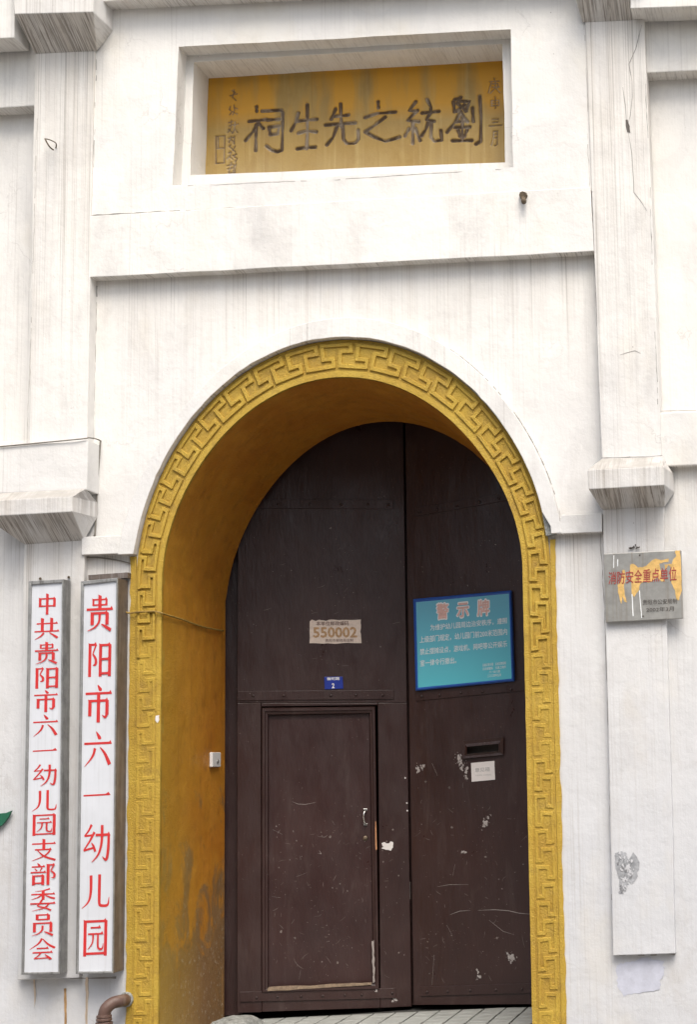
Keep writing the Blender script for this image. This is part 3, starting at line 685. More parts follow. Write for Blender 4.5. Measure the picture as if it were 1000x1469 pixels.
# rust and water runs below the sign boxes
blob('rust_run', [(91, 1418), (94, 1418), (95, 1440), (94.5, 1480), (92, 1480), (91.5, 1440)], PB, .0012, M['rustst'], fac, 30, .25, 6)
blob('rust_run', [(122, 1402), (126, 1402), (126, 1425), (124, 1480), (122, 1480), (122, 1425)], PB, .0012, M['rustst2'], fac, 30, .4, 7)
blob('rust_run', [(47, 1402), (49.5, 1402), (50.5, 1425), (49, 1445), (48, 1425)], PB, .0012, M['rustst2'], fac, 24, .3, 8)
blob('paint_chip', [(223, 1027), (228, 1026), (228, 1033), (225, 1037), (222, 1034)], YP(YR-.006), .001, M['label'], ring, 14, .3, 9)

# ------------------------------------------------------------------ the two gate leaves
GL = thing('gate_leaf', LEAF_L.at(455, 1450), 'left leaf of the maroon gate, with the small wicket door and silver handle', 'gate leaf')
GR = thing('gate_leaf', LEAF_R.at(680, 1442), 'right leaf of the maroon gate, carrying the turquoise notice and the letter slot', 'gate leaf')
GR['group'] = GL['group'] = 'leaves of the arched double gate'
def arcpx(a, b_, n, lift):      # gate top edge, in photo pixels of the rear arch
    out = []
    for i in range(n+1):
        th = math.radians(a+(b_-a)*i/n); r = r_back(th)+lift; p = Vector((CX+r*math.cos(th), 1.1, CZ+r*math.sin(th))); out.append(p)
    return out
def onto(pl, P, off=0):          # push a point straight back (world Y) onto the leaf plane
    t = ((pl.p+pl.n*off-P).dot(pl.n))/pl.n.y; return P+Vector((0, t, 0))
pl = LEAF_L
seamx = pl.at(580.5, 800).x
top = [onto(pl, p) for p in arcpx(176, 84, 30, .07) if p.x < seamx-.004]
left_x = pl.at(340, 1200).x
wo = [(373, 1013), (541, 1010.5), (546, 1423), (373, 1426)]      # hole of the wicket, pixels
# leaf sheet with a hole for the wicket: four butting boards
def board(pts3, name='sheet', mat='door', par=None, pl_=pl, th=.035, bev=.003): 
    b = MB(); b.prism(pts3, pl_.n*-th); return b.build(name, M[mat], par, bevel=bev)
A_ = lambda x, y, o=0: LEAF_L.at(x, y, o)
b = MB(); b.prism([A_(300, 1008-440, -.07), A_(346, 560, -.07), A_(346, 1456, -.07), A_(300, 1458, -.07)], LEAF_L.n*-.03); b.build('hinge_post', M['door'], GL)
upper = [p for p in top if p.x > left_x]
board([A_(340, 1008)]+[Vector((left_x, onto(pl, Vector((left_x, 1, 0))).y, upper[0].z))]+upper+[A_(578.6, 603), A_(584, 1008)], 'upper_sheet', par=GL)
board([A_(340, 1008.6), A_(374, 1008.4), A_(375, 1452), A_(340, 1453)], 'hinge_stile', par=GL)
board([A_(542, 1008.4), A_(584, 1008.4), A_(590.5, 1444), A_(546, 1446)], 'lock_stile', par=GL)
board([A_(375.5, 1424.4), A_(545.5, 1421.6), A_(545.5, 1446), A_(375.5, 1451.5)], 'bottom_board', par=GL)
board([A_(374.6, 1008.4), A_(541.5, 1008.4), A_(541.5, 1011.5), A_(374.6, 1013.5)], 'wicket_lintel', par=GL)
def flatstrip(pts, o0, par, name, pl_=LEAF_L, th=.008, mat='door', bev=.002):
    b = MB(); b.prism([pl_.at(x, y, o0+th) for x, y in pts], pl_.n*-th); return b.build(name, M[mat], par, bevel=bev)
def rivets(pts, o0, par, pl_, r=.011):
    for x, y in pts:
        b = MB(); b.dome(pl_.at(x, y, o0), pl_.n, r*random.uniform(.85, 1.1), .009); b.build('rivet', M['rivet'], par, smooth=True)
s1 = flatstrip([(352, 716.5), (564.5, 717), (564.5, 730), (352, 729)], 0, GL, 'iron_strap'); rivets([(399, 723), (444, 723), (489, 723.5), (528, 723.5), (557, 724)], .008, GL, LEAF_L)
s2 = flatstrip([(341, 991.5), (565.5, 989.8), (565.5, 1003), (341, 1005)], 0, GL, 'iron_strap'); rivets([(363, 998), (407, 998), (474.5, 997.5), (511, 997), (549, 997)], .008, GL, LEAF_L)
s3 = flatstrip([(344, 1423), (567, 1417.5), (569, 1432), (344, 1437.5)], 0.0, GL, 'iron_strap'); rivets([(368, 1431), (398, 1430), (432, 1429.5), (463, 1428.5), (495, 1427.5), (519, 1427), (563, 1424.5)], .008, GL, LEAF_L, .008)
# wicket door
wk = MB(); wk.prism([A_(380, 1020, -.028), A_(534.5, 1018, -.028), A_(540, 1414, -.028), A_(380, 1420.5, -.028)], LEAF_L.n*-.03)
WK = wk.build('wicket_door', M['doorpanel'], GL, bevel=.002)
# moulded frame of the wicket (mitred lengths with a stepped profile)
oc = [(375, 1015.5), (538.6, 1013.5), (544.4, 1419.5), (375, 1424)]; ic = [(385.5, 1026.5), (529.5, 1024), (535.5, 1409.5), (385.5, 1416.5)]
for i in range(4):
    j = (i+1) % 4; b = MB()
    mo = lambda t: [(oc[k][0]*(1-t)+ic[k][0]*t, oc[k][1]*(1-t)+ic[k][1]*t) for k in (i, j)]
    prof = [(0, .004), (.12, .016), (.45, .016), (.55, .008), (.85, .004), (1, -.026)]
    rows = []
    for t, o_ in prof:
        (xa, ya), (xb, yb) = mo(t); rows += [A_(xa, ya, o_), A_(xb, yb, o_)]
    for t in (1, 0):
        (xa, ya), (xb, yb) = mo(t); rows += [A_(xa, ya, -.035), A_(xb, yb, -.035)]
    m = len(rows)//2
    b.add(rows, [[2*k, 2*k+1, (2*k+3) % (2*m), (2*k+2) % (2*m)] for k in range(m)]+[[2*k for k in range(m)], [2*k+1 for k in range(m)]])
    b.build('frame_moulding', M['door'], WK)
blob('worn_bottom_edge', [(386, 1416), (460, 1412.5), (533, 1409), (533.5, 1413), (460, 1417.5), (384, 1421.5), (383, 1419)], LEAF_L, .0165, M['wood'], WK, 40, .35, 12, .002)
blob('worn_edge', [(533.5, 1350), (536, 1349), (537.5, 1380), (537.5, 1409), (535, 1410), (534.8, 1385)], LEAF_L, .0165, M['chip'], WK, 40, .5, 13, .0015)
blob('split_edge', [(538.2, 1178), (539.6, 1178), (541, 1218), (539.8, 1220), (538.6, 1218)], LEAF_L, .012, M['rawwood'], WK, 20, .15, 14, .006)
# handle and lock
hp = [A_(525, 1162, -.026), A_(524.5, 1163, .0), A_(522.3, 1166, .010), A_(521.6, 1172, .014), A_(522.4, 1178, .010), A_(524.6, 1181.5, .0), A_(525, 1182.5, -.026)]
b = MB(); b.tube(hp, [.006, .007, .006, .0055, .006, .007, .006], 8); hd = b.build('handle', M['chrome'], WK, smooth=True)
for yy_ in (1161.5, 1182.5):
    b = MB(); b.prism([A_(521.5, yy_-1.5, -.02), A_(527, yy_-1.5, -.02), A_(527, yy_+1.3, -.02), A_(521.5, yy_+1.3, -.02)], LEAF_L.n*-.008); b.build('handle_plate', M['chrome'], WK, bevel=.001)
b = MB(); b.dome(A_(524.3, 1202.5, -.028), LEAF_L.n, .017, .006, 16); b.dome(A_(524.3, 1203, -.022), LEAF_L.n, .009, .006, 12); b.build('lock', M['brass'], WK, smooth=True)
# meeting edges: cover strip and small bits on the seam
b = MB(); b.box((seamx-.10, 1.50, .06), (seamx+.10, 1.52, 4.1)); b.build('rear_rebate', M['door'], GL)
for (x, y) in ((581.5, 1116), (584, 1152), (584.6, 1163)):
    b = MB(); b.dome(A_(x, y, 0), LEAF_L.n, .006, .004, 8); b.build('paint_chip', M['label'], GL)
# right leaf
B_ = lambda x, y, o=0: LEAF_R.at(x, y, o)
plr = LEAF_R; sx2 = plr.at(583, 800).x
top = [onto(plr, p) for p in arcpx(96, 4, 30, .07) if p.x > sx2+.004]
rx = -1.68
rb = [B_(581.6, 603)]+top+[onto(plr, Vector((rx, 1.1, 2.6))), onto(plr, Vector((rx, 1.1, .11))), B_(594, 1444)]
# sheet with letter slot hole: split around the slot
sl_ = [(668, 1069), (717, 1064), (717, 1079), (668, 1084)]
def leafR(lo, hi, xs=None): pass
zcut1 = None
ptop = [B_(581.6, 603)]+top+[onto(plr, Vector((rx, 1.1, 2.6))), B_(830, 1060), B_(717, 1064), B_(668, 1069), B_(588.3, 1077)]
board(ptop, 'upper_sheet', par=GR, pl_=plr, bev=0)
board([B_(588.3, 1077), B_(668, 1069), B_(668, 1084.4), B_(588.6, 1092)], 'sheet', par=GR, pl_=plr, bev=0)
board([B_(717, 1064), B_(830, 1060), B_(830, 1075), B_(717, 1079.3)], 'sheet', par=GR, pl_=plr, bev=0)
board([B_(588.6, 1092), B_(668, 1084.4), B_(717, 1079.3), B_(830, 1075), B_(830, 1440), B_(594, 1441.5)], 'lower_sheet', par=GR, pl_=plr, bev=0)
flatstrip([(594.5, 729), (790, 696), (790, 707), (594.5, 741)], 0, GR, 'iron_strap', plr); rivets([(602, 734.5), (627, 730.5), (656, 725.5), (688, 720), (716, 715.5)], .008, GR, plr)
flatstrip([(596.5, 991.5), (790, 972), (790, 987), (597, 1005.5)], 0, GR, 'iron_strap', plr); rivets([(605, 999), (631, 997), (661.4, 994), (692.6, 992), (733.6, 989)], .008, GR, plr)
flatstrip([(603, 1415.5), (800, 1409.5), (800, 1424), (603, 1429)], 0, GR, 'iron_strap', plr); rivets([(613, 1423), (642.6, 1422), (675, 1421), (712, 1420), (749.5, 1419)], .008, GR, plr, .009)
# letter slot
so_ = [(664, 1062.5), (722.5, 1057), (722.5, 1083), (664, 1088.5)]; si = [(670, 1071.5), (715.5, 1067), (715.5, 1077.5), (670, 1081.5)]
b = MB(); mid_ = [(so_[k][0]*.45+si[k][0]*.55, so_[k][1]*.45+si[k][1]*.55) for k in range(4)]
vv = [B_(x, y, .002) for x, y in so_]+[B_(x, y, .020) for x, y in so_]+[B_(x, y, .014) for x, y in mid_]+[B_(x, y, .022) for x, y in si]+[B_(x, y, -.03) for x, y in si]
b.add(vv, [[4*r+k, 4*r+(k+1) % 4, 4*r+4+(k+1) % 4, 4*r+4+k] for r in range(4) for k in range(4)]); b.build('letter_slot', M['door'], GR, bevel=.0015)
b = MB(); b.prism([B_(x, y, -.06) for x, y in [(655, 1058), (730, 1052), (730, 1095), (655, 1100)]], plr.n*-.004); b.build('slot_box', M['dark'], GR)
# scratches, chips
def scratch_set(pl_, par, box, nS, off, seed, exts):
    r2 = np.random.RandomState(abs(int(seed)) % 99991); b = MB(); cb = MB()
    for k in range(nS):
        x = r2.uniform(box[0], box[2]); y = box[1]+(box[3]-box[1])*r2.beta(1.6, 1.3); L = r2.gamma(1.6, 3.2); a = r2.normal(0, .9)+(math.pi/2 if r2.rand() < .35 else 0); w_ = r2.uniform(.0005, .0013); cv = r2.normal(0, .25)
        pts = []
        for q in range(5):
            t = q/4; pts.append((x+math.cos(a+cv*t)*L*t, y+math.sin(a+cv*t)*L*t))
        P = [pl_.at(u, v, off+.0006) for u, v in pts]
        for i in range(4):
            d = (P[i+1]-P[i]).normalized(); s = pl_.n.cross(d)*w_; k0 = (.2, .8, 1, .8, .2)[i]; k1 = (.2, .8, 1, .8, .2)[i+1]
            b.prism([P[i]+s*k0, P[i+1]+s*k1, P[i+1]-s*k1, P[i]-s*k0], pl_.n*-.001)
    for k in range(nS):
        x = r2.uniform(box[0], box[2]); y = r2.uniform(box[1], box[3]); rr_ = r2.gamma(1.3, .35)+.2; m = 6
        P = [pl_.at(x+rr_*r2.uniform(.5, 1.3)*math.cos(2*math.pi*q/m), y+rr_*r2.uniform(.5, 1.5)*math.sin(2*math.pi*q/m), off+.0007) for q in range(m)]; b.prism(P, pl_.n*-.001)
    for pts, w_ in exts:
        P = [pl_.at(u, v, off+.0009) for u, v in pts]
        for i in range(len(P)-1):
            d = (P[i+1]-P[i]).normalized(); s = pl_.n.cross(d)*w_; cb.prism([P[i]+s*(.4 if i == 0 else 1), P[i+1]+s*(.3 if i == len(P)-2 else 1), P[i+1]-s*(.3 if i == len(P)-2 else 1), P[i]-s*(.4 if i == 0 else 1)], pl_.n*-.001)
    b.build('scratches', M['scratch'], par, kind='stuff')
    if exts: cb.build('long_scratch', M['chip'], par, kind='stuff')
scratch_set(LEAF_L, WK, (388, 1150, 526, 1405), 85, -.028, 1, [([(419, 1150), (428, 1153.5), (438, 1154), (453, 1151)], .0013), ([(458, 1220), (461, 1225), (456, 1224)], .0014), ([(425, 1258), (440, 1252)], .001), ([(456, 1200), (466, 1201), (470, 1198)], .001), ([(391, 1190), (405, 1197)], .0012), ([(398, 1196), (402, 1190)], .0012), ([(390, 1286), (403, 1288)], .0012), ([(476, 1177), (480, 1183)], .001), ([(431, 1392), (429, 1405)], .001)])
scratch_set(LEAF_L, GL, (545, 1180, 580, 1410), 16, 0, 2, [([(588.5, 1265), (588.8, 1290)], .0016)])
scratch_set(LEAF_L, GL, (350, 740, 570, 980), 26, 0, 4, [])
scratch_set(plr, GR, (600, 1110, 752, 1405), 60, 0, 3, [([(646, 1312), (660, 1307), (675, 1306)], .0014), ([(686, 1306), (710, 1305), (730, 1306.5), (745, 1310), (762, 1311.5)], .0018), ([(623, 1370), (620, 1413)], .0012), ([(620, 1095), (628, 1113)], .0012), ([(702, 1320), (722, 1336), (738, 1341)], .001), ([(650, 1256), (653, 1240)], .0012), ([(628, 1272), (645, 1269), (672, 1269)], .0012), ([(641, 1327), (648, 1340)], .0009)])
def chip(px, pl_, par, seed, off=0, mat='chip', name='paint_chip', jag=.35, n=18):
    xs_ = [p[0] for p in px]; ys_ = [p[1] for p in px]; A2 = (max(xs_)-min(xs_))*(max(ys_)-min(ys_))
    flakes(name, px, pl_, off, M['chiplight'], par, max(5, int(A2/9)), .95, seed)
    cx0, cy0 = sum(xs_)/len(px), sum(ys_)/len(px)
    return flakes('paint_fleck', [(cx0+(x-cx0)*1.7, cy0+(y-cy0)*1.5) for x, y in px], pl_, off+.0004, M['chip'], par, max(5, int(A2/10)), .42, seed+50)
chip([(597, 1100), (602, 1098), (601, 1109), (599, 1113), (597, 1107)], plr, GR, 21); chip([(604, 1098), (610, 1096), (609, 1102), (604, 1107)], plr, GR, 22)
chip([(657, 1084), (661, 1082), (664, 1094), (668, 1108), (666, 1110), (659, 1100), (655, 1093)], plr, GR, 23); chip([(668, 1094), (671, 1100), (670, 1118), (668, 1120), (667, 1108)], plr, GR, 24)
chip([(693, 1180), (697, 1173), (704, 1170), (700, 1180), (695, 1190), (693, 1187)], plr, GR, 25, jag=.6); chip([(661, 1223), (667, 1218), (669, 1222), (666, 1225)], plr, GR, 26)
chip([(728, 1368), (733, 1366), (740, 1374), (735, 1384), (731, 1381)], plr, GR, 27, jag=.5); chip([(684, 1390), (688, 1388), (687, 1395), (690, 1402), (684, 1404), (686, 1396)], plr, GR, 28)
chip([(561, 1434), (567, 1431), (568, 1437), (564, 1439)], LEAF_L, GL, 29); chip([(534, 1420), (541, 1418), (542, 1423), (535, 1424)], LEAF_L, GL, 30, .008, 'patch')
pch = blob('paper_remnant', [(547.5, 1210), (552, 1207.5), (554, 1210), (558, 1210), (560, 1207), (564, 1208), (564, 1216), (561, 1220), (550, 1218), (546.5, 1217), (550, 1215)], LEAF_L, .0005, M['label'], None, 40, .3, 31)
tag(pch, 'torn scrap of white paper stuck beside the wicket door below its silver handle', 'paper')

# ------------------------------------------------------------------ lettering
def text_mesh(body, bold=0.0):
    c = bpy.data.curves.new('t', 'FONT'); c.body = body; c.resolution_u = 2; c.offset = bold
    o = bpy.data.objects.new('t', c); col.objects.link(o); dg = bpy.context.evaluated_depsgraph_get(); dg.update()
    m = bpy.data.meshes.new_from_object(o.evaluated_get(dg)); v = [tuple(x.co) for x in m.vertices]; f = [list(p.vertices) for p in m.polygons]
    bpy.data.objects.remove(o); bpy.data.curves.remove(c); bpy.data.meshes.remove(m); return v, f
def put_text(body, px, pl_, off, mat, par, name='lettering', bold=0.0, pad=None):
    """text stretched over the pixel quad px (TL, TR, BR, BL) on a plane"""
    v, f = text_mesh(body); a = np.array(v); n_ = len(body)
    x0_, x1_ = a[:, 0].min(), a[:, 0].max(); y0_, y1_ = (-.09, .84) if any(ord(ch) > 255 for ch in body) else (a[:, 1].min(), a[:, 1].max())
    Q = [pl_.at(x, y, off) for x, y in px]; out = []
    for x, y, _ in v:
        s = (x-x0_)/(x1_-x0_); t = (y1_-y)/(y1_-y0_); out.append(Q[0].lerp(Q[1], s).lerp(Q[3].lerp(Q[2], s), t))
    b = MB(); eu = (Q[1]-Q[0])/(x1_-x0_); ev = (Q[0]-Q[3])/(y1_-y0_)
    dirs = [(0, 0)]+([(math.cos(k*math.pi/4), math.sin(k*math.pi/4)) for k in range(8)] if bold > .025 else [(1, 0), (-1, 0), (0, .6), (0, -.6)] if bold else [])
    for k, (du, dv) in enumerate(dirs): b.add([p+eu*du*bold+ev*dv*bold+pl_.n*(-.00003*k) for p in out], f)
    return b.build(name, M[mat] if isinstance(mat, str) else mat, par, kind='stuff' if n_ > 3 else None)
def smooth(pts, n=6):
    if len(pts) < 3: return pts
    out = []
    P = [pts[0]]+list(pts)+[pts[-1]]
    for i in range(1, len(P)-2):
        for k in range(n):
            t = k/n; out.append(tuple(.5*((2*P[i][d])+(-P[i-1][d]+P[i+1][d])*t+(2*P[i-1][d]-5*P[i][d]+4*P[i+1][d]-P[i+2][d])*t*t+(-P[i-1][d]+3*P[i][d]-3*P[i+1][d]+P[i+2][d])*t**3) for d in range(len(P[i]))))
    out.append(pts[-1]); return out
TH, TV = 6.6, 11.5
def H(x1, y, x2, th=TH): return [[(x1, y-th/2), (x2-4, y-th/2), (x2+1, y-th/2+.3), (x2-4.5, y+th/2+4.8), (x2-9, y+th/2), (x1, y+th/2)]]
def Vv(x, y1, y0, w_=TV): return [[(x-w_/2-1.2, y1+1.5), (x+w_/2, y1-2.5), (x+w_/2, y0), (x-w_/2, y0), (x-w_/2, y1-3)]]
def C(pts):                      # pts with width: (x, y, w)
    q = smooth(pts, 6); L, R = [], []
    for i, (x, y, ww) in enumerate(q):
        a = q[max(i-1, 0)]; c = q[min(i+1, len(q)-1)]; d = math.hypot(c[0]-a[0], c[1]-a[1]) or 1; nx_, ny_ = -(c[1]-a[1])/d, (c[0]-a[0])/d
        L.append((x+nx_*ww/2, y+ny_*ww/2)); R.append((x-nx_*ww/2, y-ny_*ww/2))
    return [('q', L, R)]
def D(x1, y1, x2, y2, w_=11): return C([(x1, y1, 2), ((x1+x2)/2, (y1+y2)/2, w_*.75), (x2-.01, y2, w_), (x2+1, y2-3, 4)])
def RI(x, y=0): # 贝 legs
    return C([(50, 46, 9), (48, 26, 7), (34, 10, 5), (8, 0, 1.5)])+C([(56, 18, 3), (72, 10, 8), (90, 0, 10)])
G = {}
G['中'] = Vv(18, 80, 36)+Vv(82, 80, 36)+H(14, 76, 86)+H(18, 41, 84)+Vv(50, 100, 0)
G['共'] = H(10, 72, 92)+H(2, 36, 98)+Vv(32, 98, 36)+Vv(68, 98, 36)+C([(38, 30, 8), (26, 14, 6), (4, 0, 1.5)])+C([(60, 30, 3), (78, 16, 8), (92, 4, 10)])
G['贵'] = Vv(27, 90, 70, 7)+Vv(73, 90, 70, 7)+H(24, 87, 76, 4.5)+H(26, 72, 76, 4.5)+Vv(50, 100, 60)+H(4, 60, 96)+Vv(24, 52, 16)+H(22, 49, 78)+Vv(76, 52, 16)+RI(0)
G['阳'] = Vv(14, 96, 0)+H(14, 92, 40)+C([(37, 92, 6), (31, 78, 5), (25, 66, 4)])+C([(25, 66, 5), (37, 50, 9), (36, 36, 9), (26, 33, 2)])+Vv(55, 94, 0)+Vv(91, 94, 0)+H(53, 90, 94)+H(55, 50, 92)+H(55, 9, 92)
G['市'] = D(46, 102, 56, 88)+H(4, 79, 96)+Vv(50, 82, 0)+Vv(20, 62, 18)+H(18, 59, 84)+Vv(80, 62, 20)+C([(81, 24, 8), (74, 14, 7), (63, 20, 1.5)])
G['六'] = D(43, 100, 56, 80)+H(2, 66, 98)+C([(40, 52, 9), (31, 28, 7), (4, 0, 1.5)])+C([(58, 54, 3), (76, 34, 9), (92, 4, 12)])
G['一'] = [[(2, 44), (88, 45), (97, 46), (89, 58), (80, 51), (2, 50)]]
G['幼'] = C([(32, 100, 8), (22, 84, 6), (8, 70, 4)])+C([(8, 70, 5), (34, 72, 5)])+C([(42, 80, 8), (26, 56, 6), (6, 32, 4)])+C([(6, 32, 6), (38, 38, 5)])+C([(32, 52, 2), (40, 42, 7), (46, 28, 8)])+H(46, 72, 96)+C([(91, 73, 8), (90, 34, 9), (84, 6, 8), (70, 14, 1.5)])+C([(68, 98, 9), (67, 52, 8), (56, 20, 6), (34, 0, 1.5)])
G['儿'] = C([(32, 94, 10), (32, 46, 9), (24, 18, 6), (2, 0, 1.5)])+C([(62, 96, 10), (62, 40, 10), (63, 12, 9), (72, 6, 8), (92, 8, 7), (96, 30, 1.5)])
G['园'] = Vv(11, 98, 0)+Vv(89, 98, 0)+H(8, 94, 92)+H(11, 7, 90)+H(32, 77, 70, 4.5)+H(22, 60, 80, 4.5)+C([(42, 58, 7), (39, 36, 5), (22, 18, 1.5)])+C([(60, 59, 7), (60, 28, 7), (66, 19, 6), (77, 20, 5), (80, 34, 1.5)])
G['支'] = H(4, 78, 96)+Vv(50, 100, 50)+H(16, 51, 80)+C([(77, 52, 7), (56, 24, 6), (4, 0, 1.5)])+C([(26, 48, 3), (52, 20, 8), (96, 1, 9)])
G['部'] = D(26, 102, 34, 90, 9)+H(4, 85, 56)+C([(16, 78, 3), (24, 66, 7)])+C([(44, 80, 7), (36, 64, 2)])+H(0, 59, 60)+Vv(12, 46, 0)+H(10, 43, 52)+Vv(48, 46, 0)+H(12, 9, 50)+Vv(68, 96, 0)+H(66, 92, 94)+C([(90, 92, 6), (84, 78, 5), (78, 66, 4)])+C([(78, 66, 5), (92, 50, 9), (91, 34, 8), (80, 32, 1.5)])
G['委'] = C([(76, 100, 8), (52, 93, 5), (18, 89, 1.5)])+H(4, 76, 96)+Vv(50, 92, 50)+C([(46, 75, 7), (30, 62, 5), (4, 52, 1.5)])+C([(54, 75, 3), (74, 62, 7), (96, 54, 9)])+H(0, 33, 98)+C([(46, 50, 8), (36, 32, 6), (30, 22, 5), (58, 13, 7), (82, 0, 8)])+C([(74, 33, 7), (54, 12, 5), (8, 0, 1.5)])
G['员'] = Vv(28, 98, 72)+H(26, 95, 74)+Vv(72, 98, 72)+H(28, 74, 74)+Vv(18, 60, 16)+H(16, 57, 86)+Vv(82, 60, 16)+RI(0)
G['会'] = C([(48, 100, 9), (34, 76, 7), (0, 50, 1.5)])+C([(50, 99, 3), (70, 74, 8), (99, 54, 10)])+H(28, 54, 74)+H(12, 35, 90)+C([(46, 35, 7), (34, 20, 5), (20, 9, 4)])+[[(18, 5), (72, 7), (78, 9), (70, 12), (18, 10)]]+D(60, 26, 82, 4)
def glyph(ch, cx, cy, wpx, hpx, pl_, off, par, skew=-.045):
    b = MB(); i0 = 0
    def mp(p, o): u = (p[0]-50)/100*wpx; v_ = (50-p[1])/100*hpx; return pl_.at(cx+u-.02*v_, cy+v_+u*skew, o)
    for k, s in enumerate(G[ch]):
        o = off+.0004*(k+1)
        if s[0] == 'q':
            L, R = s[1], s[2]; m = len(L); b.add([mp(p, o) for p in L]+[mp(p, o) for p in R], [[i, i+1, m+i+1, m+i] for i in range(m-1)])
        else: b.add([mp(p, o) for p in s], [list(range(len(s)))])
    return b.build('character', M['red'], par)
# ------------------------------------------------------------------ the two vertical name boards
def vsign(front, Yf, depth, text, centres, sizes, label, sidemat, fw=(4.0, 5, 3.2)):
    TL, TR, BR, BL = front; pl_ = YP(Yf)
    t_ = thing('name_board', at((BL[0]+BR[0])/2, BL[1], Yf), label, 'sign', 'vertical name boards left of the gate')
    P = quadY(front, Yf)
    b = MB(); b.prism([p+Vector((0, .004, 0)) for p in P], (0, depth-.006, 0)); b.build('box', M[sidemat], t_, bevel=.003)
    w_ = fw[0]; inn = [(TL[0]+fw[0], TL[1]+fw[1]), (TR[0]-2.2, TR[1]+fw[1]-.2), (BR[0]-1.8, BR[1]-fw[2]), (BL[0]+fw[2], BL[1]-fw[2])]
    I = quadY(inn, Yf)
    names = ('frame_top', 'frame_side', 'frame_bottom', 'frame_side')
    for i in range(4):
        j = (i+1) % 4; b = MB(); b.prism([P[i]+Vector((0, -.012, 0)), P[j]+Vector((0, -.012, 0)), I[j]+Vector((0, -.012, 0)), I[i]+Vector((0, -.012, 0))], (0, .014, 0)); b.build(names[i], M['alum'], t_, bevel=.0025)
    b = MB(); b.prism([p+Vector((0, .0, 0)) for p in I], (0, .003, 0)); fc = b.build('face', M['board'], t_)
    for ch, (cx, cy), (ww, hh) in zip(text, centres, sizes): glyph(ch, cx, cy, ww, hh, pl_, .0006, t_)
    return t_
ys = [866.6, 901.3, 936.4, 972, 1006, 1040.6, 1076, 1112, 1147.8, 1183, 1219, 1254, 1290.8, 1326.5, 1361.7]
txt = '中共贵阳市六一幼儿园支部委员会'
xs = [67.2-(y-866.6)*.0143 for y in ys]
vsign([(41.5, 834), (91.5, 831), (86, 1397), (31, 1398)], -.15, .098, txt, list(zip(xs, ys)), [(32, 30)]+[(37, 31)]*14, 'narrower white name board with grey frame and fifteen small red characters, nearest the left edge', 'alum')
ys = [879, 945.6, 1010, 1074.3, 1139.6, 1209.7, 1277.5, 1345]; txt = '贵阳市六一幼儿园'; xs = [142.6-(y-879)*.0138 for y in ys]
S2 = vsign([(116.5, 834), (169.5, 829), (163, 1396), (109, 1397)], -.155, .155, txt, list(zip(xs, ys)), [(41, 51), (37, 50), (41, 53), (41, 50), (41, 38), (42, 54), (41, 50), (38, 53)], 'wider white name board with eight large red characters, beside the yellow arch', 'darkframe', (3.8, 5, 3.2))
b = MB(); b.prism(quadY([(126, 825), (183, 821), (183, 829), (126, 832)], -.05), (0, .06, 0)); o = b.build('hanging_rail', M['darkframe'], S2)
for x, y in ((57, 830), (98, 828)):
    b = MB(); b.tube([at(x, y, YL), at(x, y, -.15)], .008, 8); o = b.build('bracket', M['rust'], bpy.data.objects['name_board'])
# red paint smears on the box sides
for (par_, Y_, px_) in ((S2, -.1735, None),): pass

# ------------------------------------------------------------------ turquoise notice on the right leaf
WS = thing('warning_notice', B_(666, 990, .02), 'turquoise warning notice in a blue frame on the right gate leaf', 'notice')
fo = [(593, 859.5), (734, 847), (738, 977), (596.5, 991)]; fi_ = [(597, 864), (730.5, 851.5), (734.3, 973.5), (600, 986.5)]
b = MB(); b.prism([B_(x, y, .028) for x, y in fo], plr.n*-.024); b.build('backing', M['blueframe'], WS, bevel=.004)
b = MB(); vv = [B_(x, y, .0285) for x, y in fo]+[B_(x, y, .038) for x, y in [(595, 861.5), (732.3, 849.3), (736.3, 975.2), (598.2, 989)]]+[B_(x, y, .031) for x, y in fi_]
b.add(vv, [[4*r+k, 4*r+(k+1) % 4, 4*r+4+(k+1) % 4, 4*r+4+k] for r in range(2) for k in range(4)]); b.build('frame', M['blueframe'], WS)
b = MB(); b.prism([B_(x, y, .0315) for x, y in fi_], plr.n*-.003); b.build('face', M['teal'], WS)
def wq(x0, y0, x1, y1):          # crop (5.555x at 580,830) rectangle with the notice's own slope
    f_ = lambda x, y: (580+x/5.5556, 830+y/5.5556)
    s = -.094; return [f_(x0, y0), f_(x1, y0+(x1-x0)*s), f_(x1, y1+(x1-x0)*s), f_(x0, y1)]
for ch, x0_, y0_ in (('警', 262, 206), ('示', 424, 192), ('牌', 588, 178)):
    put_text(ch, wq(x0_-4, y0_-6, x0_+92, y0_+124), plr, .0321, 'whiteprint', WS, 'heading', .06)
    put_text(ch, wq(x0_, y0_, x0_+88, y0_+118), plr, .0326, 'pinkprint', WS, 'heading', .03)
for body, x0_, y0_, x1_, y1_ in (('为维护幼儿园周边治安秩序，遵照', 208, 368, 822, 416), ('上级部门规定，幼儿园门前200米范围内', 124, 462, 822, 514), ('禁止摆摊设点，游戏机、网吧等公开娱乐', 126, 560, 822, 610), ('室一律令行撤出。', 128, 652, 416, 702)):
    put_text(body, wq(x0_, y0_, x1_, y1_), plr, .0322, 'whiteprint', WS, 'lettering', .006)
for body, x0_, y0_, x1_, y1_ in (('云岩公安分局　云岩区教育局', 626, 678, 812, 702), ('云岩城管队　文昌工商所', 626, 710, 812, 732), ('六一幼儿园', 678, 736, 764, 756), ('二〇〇四年五月', 664, 766, 772, 788)):
    put_text(body, wq(x0_, y0_, x1_, y1_), plr, .0322, 'whiteprint', WS, 'small_lettering', .006)
b = MB(); b.dome(B_(597.5, 993, .0), plr.n, .007, .006); b.build('screw', M['rivet'], WS)

